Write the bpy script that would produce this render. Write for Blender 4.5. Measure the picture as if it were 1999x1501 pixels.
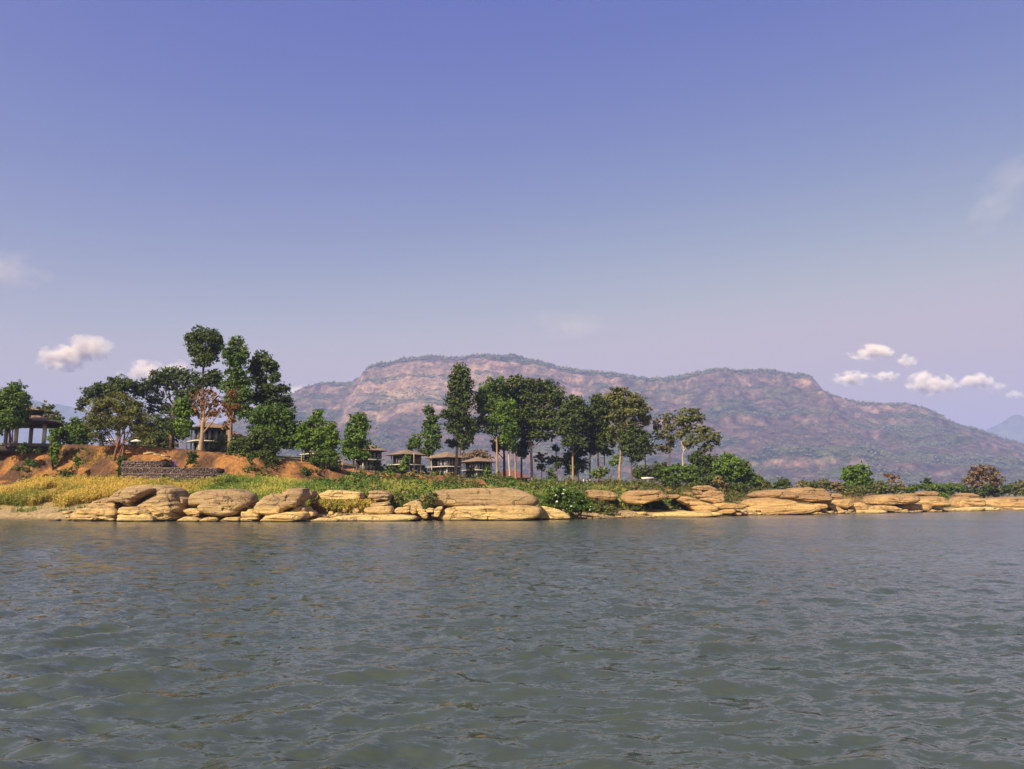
import bpy, math, random
import numpy as np
from mathutils import Vector
R = math.radians
for o in list(bpy.data.objects): bpy.data.objects.remove(o)
SC = bpy.context.scene
COL = SC.collection

# ------------------------------------------------------------------ camera, sky, sun, exposure
FPX, CX, CY, TH, CAMZ = 1600.0, 999.5, 750.5, R(8.16), 2.5
cam = bpy.data.cameras.new('camera'); camo = bpy.data.objects.new('camera', cam); COL.objects.link(camo)
cam.sensor_fit = 'HORIZONTAL'; cam.sensor_width = 36; cam.lens = 36*FPX/1999.0
cam.clip_start = 0.1; cam.clip_end = 60000
camo.location = (0, 0, CAMZ); camo.rotation_euler = (R(90)+TH, 0, 0)
SC.camera = camo

SUN_AZ, SUN_EL = R(218), R(43)          # azimuth measured clockwise from +Y (view direction): behind the viewer, to the left
w = bpy.data.worlds.new('World'); SC.world = w; w.use_nodes = True
nt = w.node_tree; nt.nodes.clear()
sky = nt.nodes.new('ShaderNodeTexSky'); sky.sky_type = 'NISHITA'; sky.sun_disc = False
sky.sun_elevation = SUN_EL; sky.sun_rotation = SUN_AZ
sky.altitude = 100; sky.air_density = 1.0; sky.dust_density = 1.5; sky.ozone_density = 1.5
mul = nt.nodes.new('ShaderNodeMix'); mul.data_type = 'RGBA'; mul.blend_type = 'MULTIPLY'; mul.inputs['Factor'].default_value = 1
mul.inputs['B'].default_value = (3.42, 1.62, .92, 1)
bg = nt.nodes.new('ShaderNodeBackground'); bg.inputs['Strength'].default_value = 0.0625
ow = nt.nodes.new('ShaderNodeOutputWorld')
sep = nt.nodes.new('ShaderNodeSeparateColor'); cmb = nt.nodes.new('ShaderNodeCombineColor')   # film-like grade of the whole sky: flat blue, red and green falling off overhead
sc1 = nt.nodes.new('ShaderNodeVectorMath'); sc1.operation = 'SCALE'; sc1.inputs['Scale'].default_value = 0.2
sc2 = nt.nodes.new('ShaderNodeVectorMath'); sc2.operation = 'SCALE'; sc2.inputs['Scale'].default_value = 5.0
nt.links.new(sky.outputs['Color'], sc1.inputs[0]); nt.links.new(sc1.outputs[0], sep.inputs[0])
for i, (g, cap, soft) in enumerate(((1.72, .32, .16), (1.52, .57, .22), (.15, 1.3, .1))):
    pw = nt.nodes.new('ShaderNodeMath'); pw.operation = 'POWER'; pw.inputs[1].default_value = g
    mn = nt.nodes.new('ShaderNodeMath'); mn.operation = 'SMOOTH_MIN'; mn.inputs[1].default_value = cap; mn.inputs[2].default_value = soft
    nt.links.new(sep.outputs[i], pw.inputs[0]); nt.links.new(pw.outputs[0], mn.inputs[0]); nt.links.new(mn.outputs[0], cmb.inputs[i])
nt.links.new(cmb.outputs[0], sc2.inputs[0])
nt.links.new(sc2.outputs[0], mul.inputs['A']); nt.links.new(mul.outputs['Result'], bg.inputs['Color'])
nt.links.new(bg.outputs['Background'], ow.inputs['Surface'])

sl = bpy.data.lights.new('sun', 'SUN'); sl.energy = 5.0; sl.angle = R(0.55); sl.color = (1.0, 0.88, 0.66)
so = bpy.data.objects.new('sun', sl); COL.objects.link(so)
sd = Vector((math.sin(SUN_AZ)*math.cos(SUN_EL), math.cos(SUN_AZ)*math.cos(SUN_EL), math.sin(SUN_EL)))
so.rotation_euler = sd.to_track_quat('Z', 'Y').to_euler()
so.location = (-60, -60, 90)
SC.view_settings.view_transform = 'Standard'; SC.view_settings.look = 'None'
SC.view_settings.exposure = 0.85; SC.view_settings.gamma = 1.0; SC.view_settings.use_curve_mapping = False
SC.render.engine = 'CYCLES'
SC.cycles.volume_bounces = 8
SC.cycles.max_bounces = 8; SC.cycles.diffuse_bounces = 2; SC.cycles.glossy_bounces = 2; SC.cycles.transparent_max_bounces = 8

# ------------------------------------------------------------------ helpers
cT, sT = math.cos(TH), math.sin(TH)
def at(px, py, Y):
    """world point seen at photo pixel (px, py) that stands Y metres in front of the camera"""
    a = (px-CX)/FPX; b = (CY-py)/FPX
    dy = cT - b*sT; dz = sT + b*cT
    k = Y/dy
    return (a*k, Y, CAMZ+dz*k)
def mpp(Y): return Y/FPX*1.01

def hash3(ix, iy, iz, seed):
    h = (ix.astype(np.int64)*374761393 + iy.astype(np.int64)*668265263 + iz.astype(np.int64)*2147483647 + seed*974634777) & 0xFFFFFFFF
    h = ((h ^ (h >> 13))*1274126177) & 0xFFFFFFFF
    h = ((h ^ (h >> 16))*2246822519) & 0xFFFFFFFF
    return ((h ^ (h >> 15)) & 0xFFFFFF)/float(0xFFFFFF)
def vnoise(x, y, z=None, seed=0):
    x = np.asarray(x, float); y = np.asarray(y, float); z = np.zeros_like(x) if z is None else np.asarray(z, float)
    x, y, z = np.broadcast_arrays(x, y, z)
    ix, iy, iz = np.floor(x), np.floor(y), np.floor(z)
    fx, fy, fz = x-ix, y-iy, z-iz
    fx = fx*fx*(3-2*fx); fy = fy*fy*(3-2*fy); fz = fz*fz*(3-2*fz)
    r = 0
    for dx in (0, 1):
        wx = fx if dx else 1-fx
        for dy in (0, 1):
            wy = fy if dy else 1-fy
            for dz in (0, 1):
                wz = fz if dz else 1-fz
                r = r + hash3(ix+dx, iy+dy, iz+dz, seed)*wx*wy*wz
    return r*2-1
def fbm(x, y, z=None, o=4, seed=0, g=0.5):
    r = 0; a = 1; f = 1; n = 0
    for i in range(o):
        r = r + a*vnoise(np.asarray(x)*f, np.asarray(y)*f, None if z is None else np.asarray(z)*f, seed+i*17)
        n += a; a *= g; f *= 2.03
    return r/n
def sstep(a, b, x):
    t = np.clip((np.asarray(x, float)-a)/(b-a), 0, 1); return t*t*(3-2*t)

def npmesh(name, V, F, mat=None, attrs=None, smooth=False):
    V = np.asarray(V, np.float32).reshape(-1, 3); F = np.asarray(F, np.int32); k = F.shape[1]; n = len(F)
    me = bpy.data.meshes.new(name)
    me.vertices.add(len(V)); me.vertices.foreach_set('co', V.ravel())
    me.loops.add(n*k); me.loops.foreach_set('vertex_index', F.ravel())
    me.polygons.add(n); me.polygons.foreach_set('loop_start', np.arange(0, n*k, k, dtype=np.int32))
    try: me.polygons.foreach_set('loop_total', np.full(n, k, np.int32))
    except Exception: pass
    if smooth: me.polygons.foreach_set('use_smooth', np.ones(n, bool))
    me.update(calc_edges=True)
    if attrs:
        for an, (ty, dom, data) in attrs.items():
            at_ = me.attributes.new(an, ty, dom)
            at_.data.foreach_set('color' if ty == 'FLOAT_COLOR' else 'value', np.asarray(data, np.float32).ravel())
    if mat: me.materials.append(mat)
    return me
def link(name, me, parent=None, loc=None):
    o = bpy.data.objects.new(name, me); COL.objects.link(o)
    if parent is not None: o.parent = parent
    if loc is not None: o.location = loc
    return o
def tag(o, label=None, cat=None, group=None, kind=None):
    if label: o['label'] = label
    if cat: o['category'] = cat
    if group: o['group'] = group
    if kind: o['kind'] = kind
    return o
def empty(name, loc, rz=0):
    o = bpy.data.objects.new(name, None); COL.objects.link(o); o.location = loc; o.rotation_euler = (0, 0, rz)
    o.empty_display_size = 0.5
    return o
def gridfaces(nr, nc, wrap=False):
    r = np.arange(nr-1)[:, None]; c = np.arange(nc if wrap else nc-1)[None, :]
    c2 = (c+1) % nc
    return np.stack([r*nc+c, r*nc+c2, (r+1)*nc+c2, (r+1)*nc+c], -1).reshape(-1, 4)
class MB:
    """collects boxes, bars and prisms into one mesh"""
    def __init__(s): s.V = []; s.F = []; s.n = 0
    def add(s, V, F):
        V = np.asarray(V, float); F = np.asarray(F)
        if F.shape[1] == 3: F = np.concatenate([F, F[:, 2:3]], 1)
        s.V.append(V); s.F.append(F+s.n); s.n += len(V); return s
    def box(s, x0, x1, y0, y1, z0, z1):
        V = [(x0,y0,z0),(x1,y0,z0),(x1,y1,z0),(x0,y1,z0),(x0,y0,z1),(x1,y0,z1),(x1,y1,z1),(x0,y1,z1)]
        return s.add(V, [(0,3,2,1),(4,5,6,7),(0,1,5,4),(1,2,6,5),(2,3,7,6),(3,0,4,7)])
    def tube(s, P, rad, n=8):
        P = np.asarray(P, float); m = len(P); rad = np.broadcast_to(np.asarray(rad, float), (m,))
        T = np.gradient(P, axis=0); T /= np.linalg.norm(T, axis=1)[:, None]+1e-9
        ref = np.array([0.31, 0.95, 0.05]); A = np.cross(T, ref); A /= np.linalg.norm(A, axis=1)[:, None]+1e-9
        B = np.cross(T, A); t = np.linspace(0, 2*np.pi, n, endpoint=False)
        V = P[:, None] + rad[:, None, None]*(np.cos(t)[None, :, None]*A[:, None]+np.sin(t)[None, :, None]*B[:, None])
        s.add(V.reshape(-1, 3), gridfaces(m, n, True))
        c0 = s.n; s.add(P[-1:], np.zeros((0, 4), int))
        last = c0-n; F = [(last+i, last+(i+1) % n, c0, c0) for i in range(n)]
        s.F.append(np.array(F)); return s
    def mesh(s, name, mat, smooth=False):
        V = np.concatenate(s.V); F = np.concatenate(s.F)
        tri = F[:, 2] == F[:, 3]
        if tri.any():
            me = bpy.data.meshes.new(name)
            me.from_pydata(V.tolist(), [], [tuple(f[:3]) if q else tuple(f) for f, q in zip(F.tolist(), tri)])
            if smooth: me.polygons.foreach_set('use_smooth', np.ones(len(me.polygons), bool))
            me.update()
            if mat: me.materials.append(mat)
            return me
        return npmesh(name, V, F, mat, None, smooth)
    def build(s, name, mat, parent=None, smooth=False): return link(name, s.mesh(name, mat, smooth), parent)

# ------------------------------------------------------------------ materials
def newmat(name):
    m = bpy.data.materials.new(name); m.use_nodes = True
    t = m.node_tree; b = t.nodes['Principled BSDF']; return m, t, b
def N(t, ty, **kw):
    n = t.nodes.new(ty)
    for k, v in kw.items(): setattr(n, k, v)
    return n
def noise(t, vec, scale, detail=3, rough=0.55):
    n = N(t, 'ShaderNodeTexNoise'); n.inputs['Scale'].default_value = scale; n.inputs['Detail'].default_value = detail
    n.inputs['Roughness'].default_value = rough
    if vec is not None: t.links.new(vec, n.inputs['Vector'])
    return n.outputs['Fac']
def mapping(t, vec, scale, rot=(0, 0, 0)):
    m = N(t, 'ShaderNodeMapping'); m.inputs['Scale'].default_value = scale; m.inputs['Rotation'].default_value = rot
    t.links.new(vec, m.inputs['Vector']); return m.outputs['Vector']
def ramp(t, fac, stops):
    r = N(t, 'ShaderNodeValToRGB'); e = r.color_ramp.elements
    while len(e) < len(stops): e.new(0.5)
    for q, (p, c) in zip(e, stops): q.position = p; q.color = (*c, 1) if len(c) == 3 else c
    t.links.new(fac, r.inputs['Fac']); return r.outputs['Color']
def mix(t, f, a, b, mode='MIX'):
    m = N(t, 'ShaderNodeMix', data_type='RGBA', blend_type=mode)
    for k, v in (('Factor', f), ('A', a), ('B', b)):
        s = m.inputs[k]
        if isinstance(v, (int, float)): s.default_value = v
        elif isinstance(v, tuple): s.default_value = (*v, 1)
        else: t.links.new(v, s)
    return m.outputs['Result']
def bump(t, b, h, strength, dist):
    n = N(t, 'ShaderNodeBump'); n.inputs['Strength'].default_value = strength; n.inputs['Distance'].default_value = dist
    t.links.new(h, n.inputs['Height']); t.links.new(n.outputs['Normal'], b.inputs['Normal']); return n
def geo_pos(t): return N(t, 'ShaderNodeNewGeometry').outputs['Position']
def plain(name, col, rough=0.7, var=0.25, scale=1.5, stretch=(1, 1, 1), bs=0.0):
    m, t, b = newmat(name); p = mapping(t, geo_pos(t), stretch)
    f = noise(t, p, scale, 4)
    lo = tuple(c*(1-var) for c in col); hi = tuple(min(1, c*(1+var)) for c in col)
    t.links.new(ramp(t, f, [(0.3, lo), (0.7, hi)]), b.inputs['Base Color'])
    b.inputs['Roughness'].default_value = rough; b.inputs['Specular IOR Level'].default_value = 0.25
    if bs: bump(t, b, f, bs, 0.05)
    return m
def leafmat(name, lo, hi, trans=0.27):
    m, t, b = newmat(name)
    a = N(t, 'ShaderNodeAttribute', attribute_name='tint')
    c = ramp(t, a.outputs['Fac'], [(0.0, lo), (1.0, hi)])
    t.links.new(c, b.inputs['Base Color']); b.inputs['Roughness'].default_value = 0.55
    b.inputs['Specular IOR Level'].default_value = 0.25
    tr = N(t, 'ShaderNodeBsdfTranslucent'); t.links.new(mix(t, 1.0, c, (1.15, 1.25, 0.6), 'MULTIPLY'), tr.inputs['Color'])
    ms = N(t, 'ShaderNodeMixShader'); ms.inputs['Fac'].default_value = trans
    t.links.new(b.outputs['BSDF'], ms.inputs[1]); t.links.new(tr.outputs['BSDF'], ms.inputs[2])
    t.links.new(ms.outputs['Shader'], t.nodes['Material Output'].inputs['Surface'])
    return m
# ------------------------------------------------------------------ the lie of the land
SX  = np.array([-9000, -600, -250, -130, -72, -47, -27,  -7,   8,  26,  50,  83, 120, 168, 300, 600, 9000.])
SYs = np.array([  600,  260,  160,  127, 116, 108.5, 108.5, 113, 122, 138, 160, 190, 225, 270, 380, 600, 3000.])
SYb = np.array([  640,  290,  190,  158, 143, 141, 148, 165, 175, 182, 200, 222, 258, 300, 420, 650, 3100.])
SYt = np.array([  650,  300,  200,  167, 151, 150, 163, 186, 202, 208, 226, 262, 310, 360, 500, 760, 3300.])
SHb = np.array([  6.0,  6.0,  6.0,  6.2, 6.3, 6.1, 5.8, 5.8, 5.6, 5.4, 4.9, 4.2, 4.0, 4.0, 4.0, 4.0, 4.0])
SHt = np.array([ 13.0, 13.0, 13.0, 13.4, 13.0, 10.9, 8.3, 7.2, 7.1, 7.1, 6.9, 6.0, 5.4, 5.4, 5.4, 5.4, 5.4])
def shoreY(X): return np.interp(X, SX, SYs)
def shore_px(px):
    """distance of the waterline seen in photo column px"""
    Y = 120.0
    for _ in range(30): Y = 0.5*Y+0.5*float(shoreY((px-CX)/FPX*Y))
    return Y
def ground_z(X, Y, detail=True):
    X = np.asarray(X, float); Y = np.asarray(Y, float)
    Xw = X + 3.0*fbm(X*0.05, Y*0.05, seed=3, o=2)
    ys = np.interp(X, SX, SYs); yb = np.interp(Xw, SX, SYb); yt = np.interp(Xw, SX, SYt)
    hb = np.interp(X, SX, SHb); ht = np.interp(X, SX, SHt)
    if detail:
        wob = fbm(X*0.11, Y*0.11, seed=5, o=3)
        yb = yb + 2.2*wob; yt = yt + 1.6*wob
    s = Y-ys
    z = np.where(s < 0, np.maximum(-3.0, s*0.12), 0)
    t1 = np.clip(s/np.maximum(yb-ys, 1), 0, 1)
    z = z + hb*(0.16*sstep(0, 0.10, t1)+0.84*np.clip((t1-0.10)/0.90, 0, 1)**1.05)
    t2 = np.clip((Y-yb)/np.maximum(yt-yb, 1), 0, 1)
    z = z + (ht-hb)*sstep(0, 1, t2)
    far = np.clip((Y-yt)/400, 0, 1)
    z = z + 1.8*sstep(14, 50, Y-yt)*(X > -60)*(X < 60)*(1-sstep(.2, .6, far)) + (6.5-ht)*sstep(0.2, 1, far)
    nb = np.clip((-Y-260)/60, 0, 1); z = np.where(Y < -200, -3+9*sstep(0, 1, nb), z)
    if detail:
        land = sstep(0, 3, s)*(1-far)
        bl = np.exp(-((t2-0.5)/0.45)**2)*(t2 > 0)*(t2 < 1)
        z = z + land*(0.16*fbm(X*0.5, Y*0.5, seed=8)+0.30*fbm(X*0.13, Y*0.13, seed=9))
        z = z + bl*(1.9*fbm(X*0.30, Y*0.30, seed=11, o=5, g=.6)-1.5*np.abs(fbm(X*0.7, Y*0.25, seed=12, o=4, g=.6)))
    return z
def gz(x, y): return float(ground_z(np.array([x]), np.array([y]))[0])

def spaced(lo, dlo, dhi, hi, step, grow=1.28):
    mid = list(np.arange(dlo, dhi+1e-6, step)); a = []; s = step; v = dlo
    while v > lo: s *= grow; v -= s; a.append(max(v, lo))
    b = []; s = step; v = mid[-1]
    while v < hi: s *= grow; v += s; b.append(min(v, hi))
    return np.array(a[::-1]+mid+b)
gx = spaced(-12000, -98, 190, 12000, 0.85); gy = spaced(-1500, 104, 235, 14000, 0.6)
GX, GY = np.meshgrid(gx, gy)
GZ = ground_z(GX.ravel(), GY.ravel()).reshape(GX.shape)
X, Y, Z = GX.ravel(), GY.ravel(), GZ.ravel()
s = Y-np.interp(X, SX, SYs); yb = np.interp(X, SX, SYb); yt = np.interp(X, SX, SYt)
n1 = fbm(X*0.09, Y*0.09, seed=21); n2 = fbm(X*0.4, Y*0.4, seed=22)
def C(*c): return np.array(c)[None, :]
sand = C(.50, .36, .19); earth = C(.46, .215, .07); earth2 = C(.15, .08, .045); grassg = C(.10, .12, .035); straw = C(.44, .31, .10); soil = C(.20, .14, .08)
def lerp(a, b, f): return a+(b-a)*f[:, None]
col = np.repeat(sand, len(X), 0)*(1+0.12*n2[:, None])
veg = sstep(4, 10, s+4*n1)
mid_ = lerp(np.repeat(straw, len(X), 0), np.repeat(grassg, len(X), 0), sstep(-0.15, 0.25, n2+0.03*X*0.2))
col = lerp(col, mid_, veg)
t2 = (Y-yb)/np.maximum(yt-yb, 1)
ee = lerp(np.repeat(earth, len(X), 0), np.repeat(earth2, len(X), 0), sstep(-0.15, 0.4, n2+0.6*n1))
ew = sstep(-0.75, -0.25, t2+0.3*n1)*(1-sstep(1.15, 1.5, t2))*(1-sstep(20, 60, X))
col = lerp(col, ee, ew)
ter = sstep(1.2, 1.6, t2); col = lerp(col, lerp(np.repeat(soil, len(X), 0), np.repeat(grassg, len(X), 0), sstep(-.2, .3, n1)), ter)
ro = sstep(40, 75, X)*sstep(6, 12, s); dry = lerp(np.repeat(C(.36, .22, .09), len(X), 0), np.repeat(C(.17, .15, .05), len(X), 0), sstep(-0.1, 0.35, n1))
col = lerp(col, dry, ro*(1-sstep(300, 600, Y)))
farm = sstep(300, 700, Y); col = lerp(col, np.repeat(C(.11, .12, .055), len(X), 0)*(1+0.4*n1[:, None]), farm)
wet = 1-sstep(0.12, 0.4, Z); col = col*(1-0.55*wet[:, None])
mg, t, b = newmat('bank_ground')
a = N(t, 'ShaderNodeAttribute', attribute_name='albedo'); p = geo_pos(t)
f1 = noise(t, p, 1.7, 5); f2 = noise(t, p, 7.0, 4)
c = mix(t, 1.0, a.outputs['Color'], ramp(t, f1, [(0.28, (.62, .60, .58)), (0.7, (1.25, 1.25, 1.25))]), 'MULTIPLY')
t.links.new(c, b.inputs['Base Color']); b.inputs['Roughness'].default_value = 0.9; b.inputs['Specular IOR Level'].default_value = 0.1
ad = N(t, 'ShaderNodeMath', operation='ADD'); t.links.new(f1, ad.inputs[0]); t.links.new(f2, ad.inputs[1])
bump(t, b, ad.outputs[0], 1.0, 0.5)
me = npmesh('riverbank_ground', np.stack([X, Y, Z], 1), gridfaces(len(gy), len(gx)), mg,
            {'albedo': ('FLOAT_COLOR', 'POINT', np.concatenate([np.clip(col, 0.01, 1), np.ones((len(X), 1))], 1))}, True)
tag(link('riverbank_ground', me), kind='structure')

# ------------------------------------------------------------------ river
cols = 480
r = [6.4]                                                           # rows close enough everywhere for the chop to be real shape
while r[-1] < 4000: r.append(r[-1]+(max(.045, min(.62, .0000275*r[-1]**2+.0068*r[-1]-.02)) if r[-1] < 135 else (r[-1]-135)*.35+.8))
r = np.array(r); rows = len(r)
ang = np.linspace(R(-43), R(43), cols)
RR, AA = np.meshgrid(r, ang, indexing='ij')
WX, WY = (RR*np.sin(AA)).ravel(), (RR*np.cos(AA)).ravel()
rng = np.random.default_rng(4)
spacing = np.repeat((np.abs(np.gradient(r))), cols); h = np.zeros_like(WX)
patch = 0.75+0.55*fbm(WX*0.06, WY*0.03, seed=31, o=3)
warpx = 0.5*fbm(WX*0.35, WY*0.35, seed=33, o=2); warpy = 0.5*fbm(WX*0.35, WY*0.35, seed=34, o=2)
for i in range(64):
    lam = 0.20*(1.0+9*rng.random()**2.0)
    th = R(100)+rng.normal(0, 0.55); k = 2*np.pi/lam
    amp = 0.0078*lam**0.85*(0.6+0.8*rng.random())
    ph = k*((WX+warpx)*math.cos(th)+(WY+warpy)*math.sin(th))+rng.random()*6.28
    fade = np.clip(lam/(3.0*spacing)-0.6, 0, 1)
    sw = np.sin(ph); h += amp*fade*(sw+0.28*np.cos(2*ph))
h *= patch
edge = np.clip((R(43)-np.abs(AA.ravel()))/R(3), 0, 1)
WZ = h*edge
mw, t, b = newmat('river_water')
p = geo_pos(t)
b.inputs['Base Color'].default_value = (.045, .057, .044, 1); b.inputs['Roughness'].default_value = 0.10; b.inputs['IOR'].default_value = 1.333
b.inputs['Specular IOR Level'].default_value = 0.5
def slope(vec, scale, k, det=3):
    n = N(t, 'ShaderNodeTexNoise'); n.inputs['Scale'].default_value = scale; n.inputs['Detail'].default_value = det; n.inputs['Roughness'].default_value = .55; t.links.new(vec, n.inputs['Vector'])
    sb = N(t, 'ShaderNodeVectorMath', operation='SUBTRACT'); t.links.new(n.outputs['Color'], sb.inputs[0]); sb.inputs[1].default_value = (.5, .5, .5)
    ml = N(t, 'ShaderNodeVectorMath', operation='MULTIPLY'); t.links.new(sb.outputs[0], ml.inputs[0]); ml.inputs[1].default_value = (k*.6, k, 0); return ml.outputs[0]
def vadd(a_, b_):
    m_ = N(t, 'ShaderNodeVectorMath', operation='ADD'); t.links.new(a_, m_.inputs[0]); t.links.new(b_, m_.inputs[1]); return m_.outputs[0]
gn = N(t, 'ShaderNodeNewGeometry').outputs['Normal']
big = slope(mapping(t, p, (0.5, 1.0, 1), (0, 0, R(12))), 3.4, 1.0)
fin = slope(mapping(t, p, (0.55, 1.2, 1), (0, 0, R(-9))), 9.5, 0.95)
pt = noise(t, mapping(t, p, (0.4, 1, 1)), 0.05, 3); pr = N(t, 'ShaderNodeMapRange'); pr.inputs['From Min'].default_value = .35; pr.inputs['From Max'].default_value = .65; pr.inputs['To Min'].default_value = .6; pr.inputs['To Max'].default_value = 1.25; t.links.new(pt, pr.inputs['Value'])
sm = vadd(vadd(big, fin), slope(mapping(t, p, (0.6, 1.1, 1), (0, 0, R(25))), 24.0, 0.5, 2)); sc_ = N(t, 'ShaderNodeVectorMath', operation='SCALE'); t.links.new(sm, sc_.inputs[0]); t.links.new(pr.outputs['Result'], sc_.inputs['Scale'])
# the breeze ruffles the open river towards the far bank more than the lee water
sy = N(t, 'ShaderNodeSeparateXYZ'); t.links.new(p, sy.inputs[0]); ry_ = N(t, 'ShaderNodeMapRange', interpolation_type='SMOOTHSTEP'); t.links.new(sy.outputs['Y'], ry_.inputs['Value'])
ry_.inputs['From Min'].default_value = 10; ry_.inputs['From Max'].default_value = 70; ry_.inputs['To Min'].default_value = .085; ry_.inputs['To Max'].default_value = .15; t.links.new(ry_.outputs['Result'], b.inputs['Roughness'])
nn_ = N(t, 'ShaderNodeVectorMath', operation='NORMALIZE'); t.links.new(vadd(gn, sc_.outputs[0]), nn_.inputs[0]); t.links.new(nn_.outputs[0], b.inputs['Normal'])
wv = np.stack([WX, WY, WZ], 1); wf = gridfaces(rows, cols)
# the rest of the river round the sector, flat and coarse
ext = []; exf = []
nb_ = len(wv)
ring = np.array([r[0], 400, 1500, 6000.]) ; a2 = np.linspace(R(43), R(317), 60)
r0 = r[0]
for q in (r[0], 30., 200., 1000., 6000.):
    ext += [(q*math.sin(x_), q*math.cos(x_), 0.0) for x_ in a2]
exf += (gridfaces(5, 60)[:, ::-1]+nb_).tolist()
nb2 = nb_+len(ext); a3 = np.linspace(R(-43), R(43), 30)
for q in (r[-1], 6000.): ext += [(q*math.sin(x_), q*math.cos(x_), 0.0) for x_ in a3]
exf += (gridfaces(2, 30)+nb2).tolist()
nb3 = nb2+60; a4 = np.linspace(0, 2*math.pi, 48, endpoint=False)
ext += [(0, 0, -0.002)]+[(r0*1.02*math.sin(x_), r0*1.02*math.cos(x_), -0.002) for x_ in a4]
exf += [(nb3, nb3+1+(i+1) % 48, nb3+1+i, nb3) for i in range(48)]
V = np.concatenate([wv, np.array(ext)]); F = np.concatenate([wf, np.array(exf)])
mb = MB(); mb.V = [V]; mb.F = [F]; mb.n = len(V)
me = mb.mesh('river_water', mw, True)
tag(link('river_water', me), kind='structure')

# ------------------------------------------------------------------ mountain
sil = np.array([(-900,940),(-300,925),(0,905),(200,880),(350,850),(430,828),(500,800),(545,782),(572,769),(595,757),(625,748),(650,747),(672,750),(690,746),(703,737),(711,729),(713,720),(730,712),(760,708),(790,702),(825,697),
  (850,695),(880,698),(905,698),(940,694),(975,695),(1000,693),(1020,698),(1040,704),(1070,710),(1100,718),(1145,724),(1180,728),(1215,734),(1250,739),(1290,741),(1320,737),(1345,732),(1370,726),(1400,720),
  (1440,724),(1470,723),(1500,722),(1530,725),(1562,728),(1584,736),(1592,746),(1605,763),(1640,776),(1680,784),(1720,788),(1765,786),(1790,793),(1820,804),(1830,813),(1860,826),(1900,839),(1940,853),(1970,861),
  (1999,869),(2100,893),(2300,925),(2600,950),(3200,960)], float)
RIMY = 4000.0
sxw = np.array([at(a_, b_, RIMY)[0] for a_, b_ in sil]); szw = np.array([at(a_, b_, RIMY)[2] for a_, b_ in sil])
mx = np.arange(-2700, 3300, 10.0); my = np.concatenate([np.arange(2050, 4080, 9.5), np.arange(4090, 5400, 60)])
MX, MY = np.meshgrid(mx, my); mX, mY = MX.ravel(), MY.ravel()
Xs = mX*(RIMY/np.clip(mY, 2600, RIMY))**0.35
wrp = 55*fbm(mX*0.0016, mY*0.0016, seed=41, o=3)
Hs = np.interp(Xs+0.25*wrp, sxw, szw); Hrim = np.interp(mX, sxw, szw)
base_y = 2250+150*fbm(mX*0.0012, mX*0+1.3, seed=43, o=2)
tt = (mY+wrp+30*fbm(mX*0.008, mY*0.008, seed=42, o=3)-base_y)/(RIMY-base_y)
prof_t = [-0.2, 0.0, .10, .22, .345, .37, .383, .50, .60, .655, .670, .74, .80, .845, .858, .925, .943, 1.0, 1.2]
prof_h = [0.0, 0.0, .03, .09, .18, .20, .255, .35, .45, .50, .575, .60, .68, .74, .815, .865, .95, 1.0, 1.0]
ph = np.interp(tt, prof_t, prof_h)
wf_ = sstep(0.85, 1.0, mY/RIMY)
mz = 6+(Hs*(1-wf_)+Hrim*wf_-6)*ph
am = sstep(0.02, 0.2, tt)*(1-0.85*sstep(0.93, 1.0, tt))
gul = np.abs(fbm(mX*0.006+0.4*wrp/55, mY*0.0022, seed=45, o=4))
mz = mz+am*(16*fbm(mX*0.009, mY*0.009, seed=46, o=5)-30*(0.35-gul)*(gul < 0.35)*0.9+5*fbm(mX*0.04, mY*0.04, seed=47, o=3))
cl_ = np.exp(-((tt-.851)/.03)**2)+np.exp(-((tt-.935)/.025)**2)+.7*np.exp(-((tt-.662)/.025)**2)+.6*np.exp(-((tt-.376)/.02)**2)
mz = mz+cl_*14*fbm(mX*0.03, mX*0+2.2, seed=48, o=4)+am*10*fbm(mX*0.02, mY*0.006, seed=49, o=4)
mz = np.where(mY > RIMY, np.minimum(mz, Hrim-(mY-RIMY)*0.10), mz)
# the nearer left shoulder with its ledge
mz = np.maximum(mz, 4.0)
MZ = mz.reshape(MX.shape)
slope = np.hypot(np.gradient(MZ, axis=0)/np.gradient(my)[:, None], np.gradient(MZ, axis=1)/10.0).ravel()
n1 = fbm(mX*0.004, mY*0.004+mz*0.01, seed=51, o=4); n2 = fbm(mX*0.02, mY*0.02+mz*0.02, seed=52, o=4); n3 = fbm(mX*0.0015, mY*0.0015, seed=53, o=3)
rock = lerp(np.repeat(C(.33, .235, .15), len(mX), 0), np.repeat(C(.15, .115, .085), len(mX), 0), sstep(-.3, .4, n2))
dryf = lerp(np.repeat(C(.165, .125, .085), len(mX), 0), np.repeat(C(.075, .065, .05), len(mX), 0), sstep(-.3, .3, n2))
green = lerp(np.repeat(C(.035, .05, .025), len(mX), 0), np.repeat(C(.11, .14, .045), len(mX), 0), sstep(-.25, .4, n2))
leftg = 1-sstep(-950, -350, mX); gw = sstep(-0.12, 0.14, n1+0.30*leftg*(tt < 0.72)+0.25*sstep(0.93, 0.99, tt)-0.04)
mc = lerp(dryf, green, gw)
cliffw = np.clip(.42+.8*np.exp(-((mX+250)/520)**2)*sstep(.5, .7, tt)+.9*n3, 0.15, 1)
mc = lerp(mc, rock, sstep(0.72, 1.05, slope+0.5*n2)*cliffw)
stk = fbm(mX*.03, mz*.06, seed=57, o=4); mc = mc*(1+1.1*np.clip(stk, -.45, .6)*sstep(.5, .9, slope))[:, None]
mc = mc*np.array([.98, .86, .90])
tanz = np.exp(-((mX+330)/330)**2)*sstep(0.6, 0.72, tt)*(1-sstep(0.9, 0.96, tt)); mc = lerp(mc, np.repeat(C(.44, .30, .18), len(mX), 0), np.clip(tanz*(0.5+0.9*n2), 0, 0.85))
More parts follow.
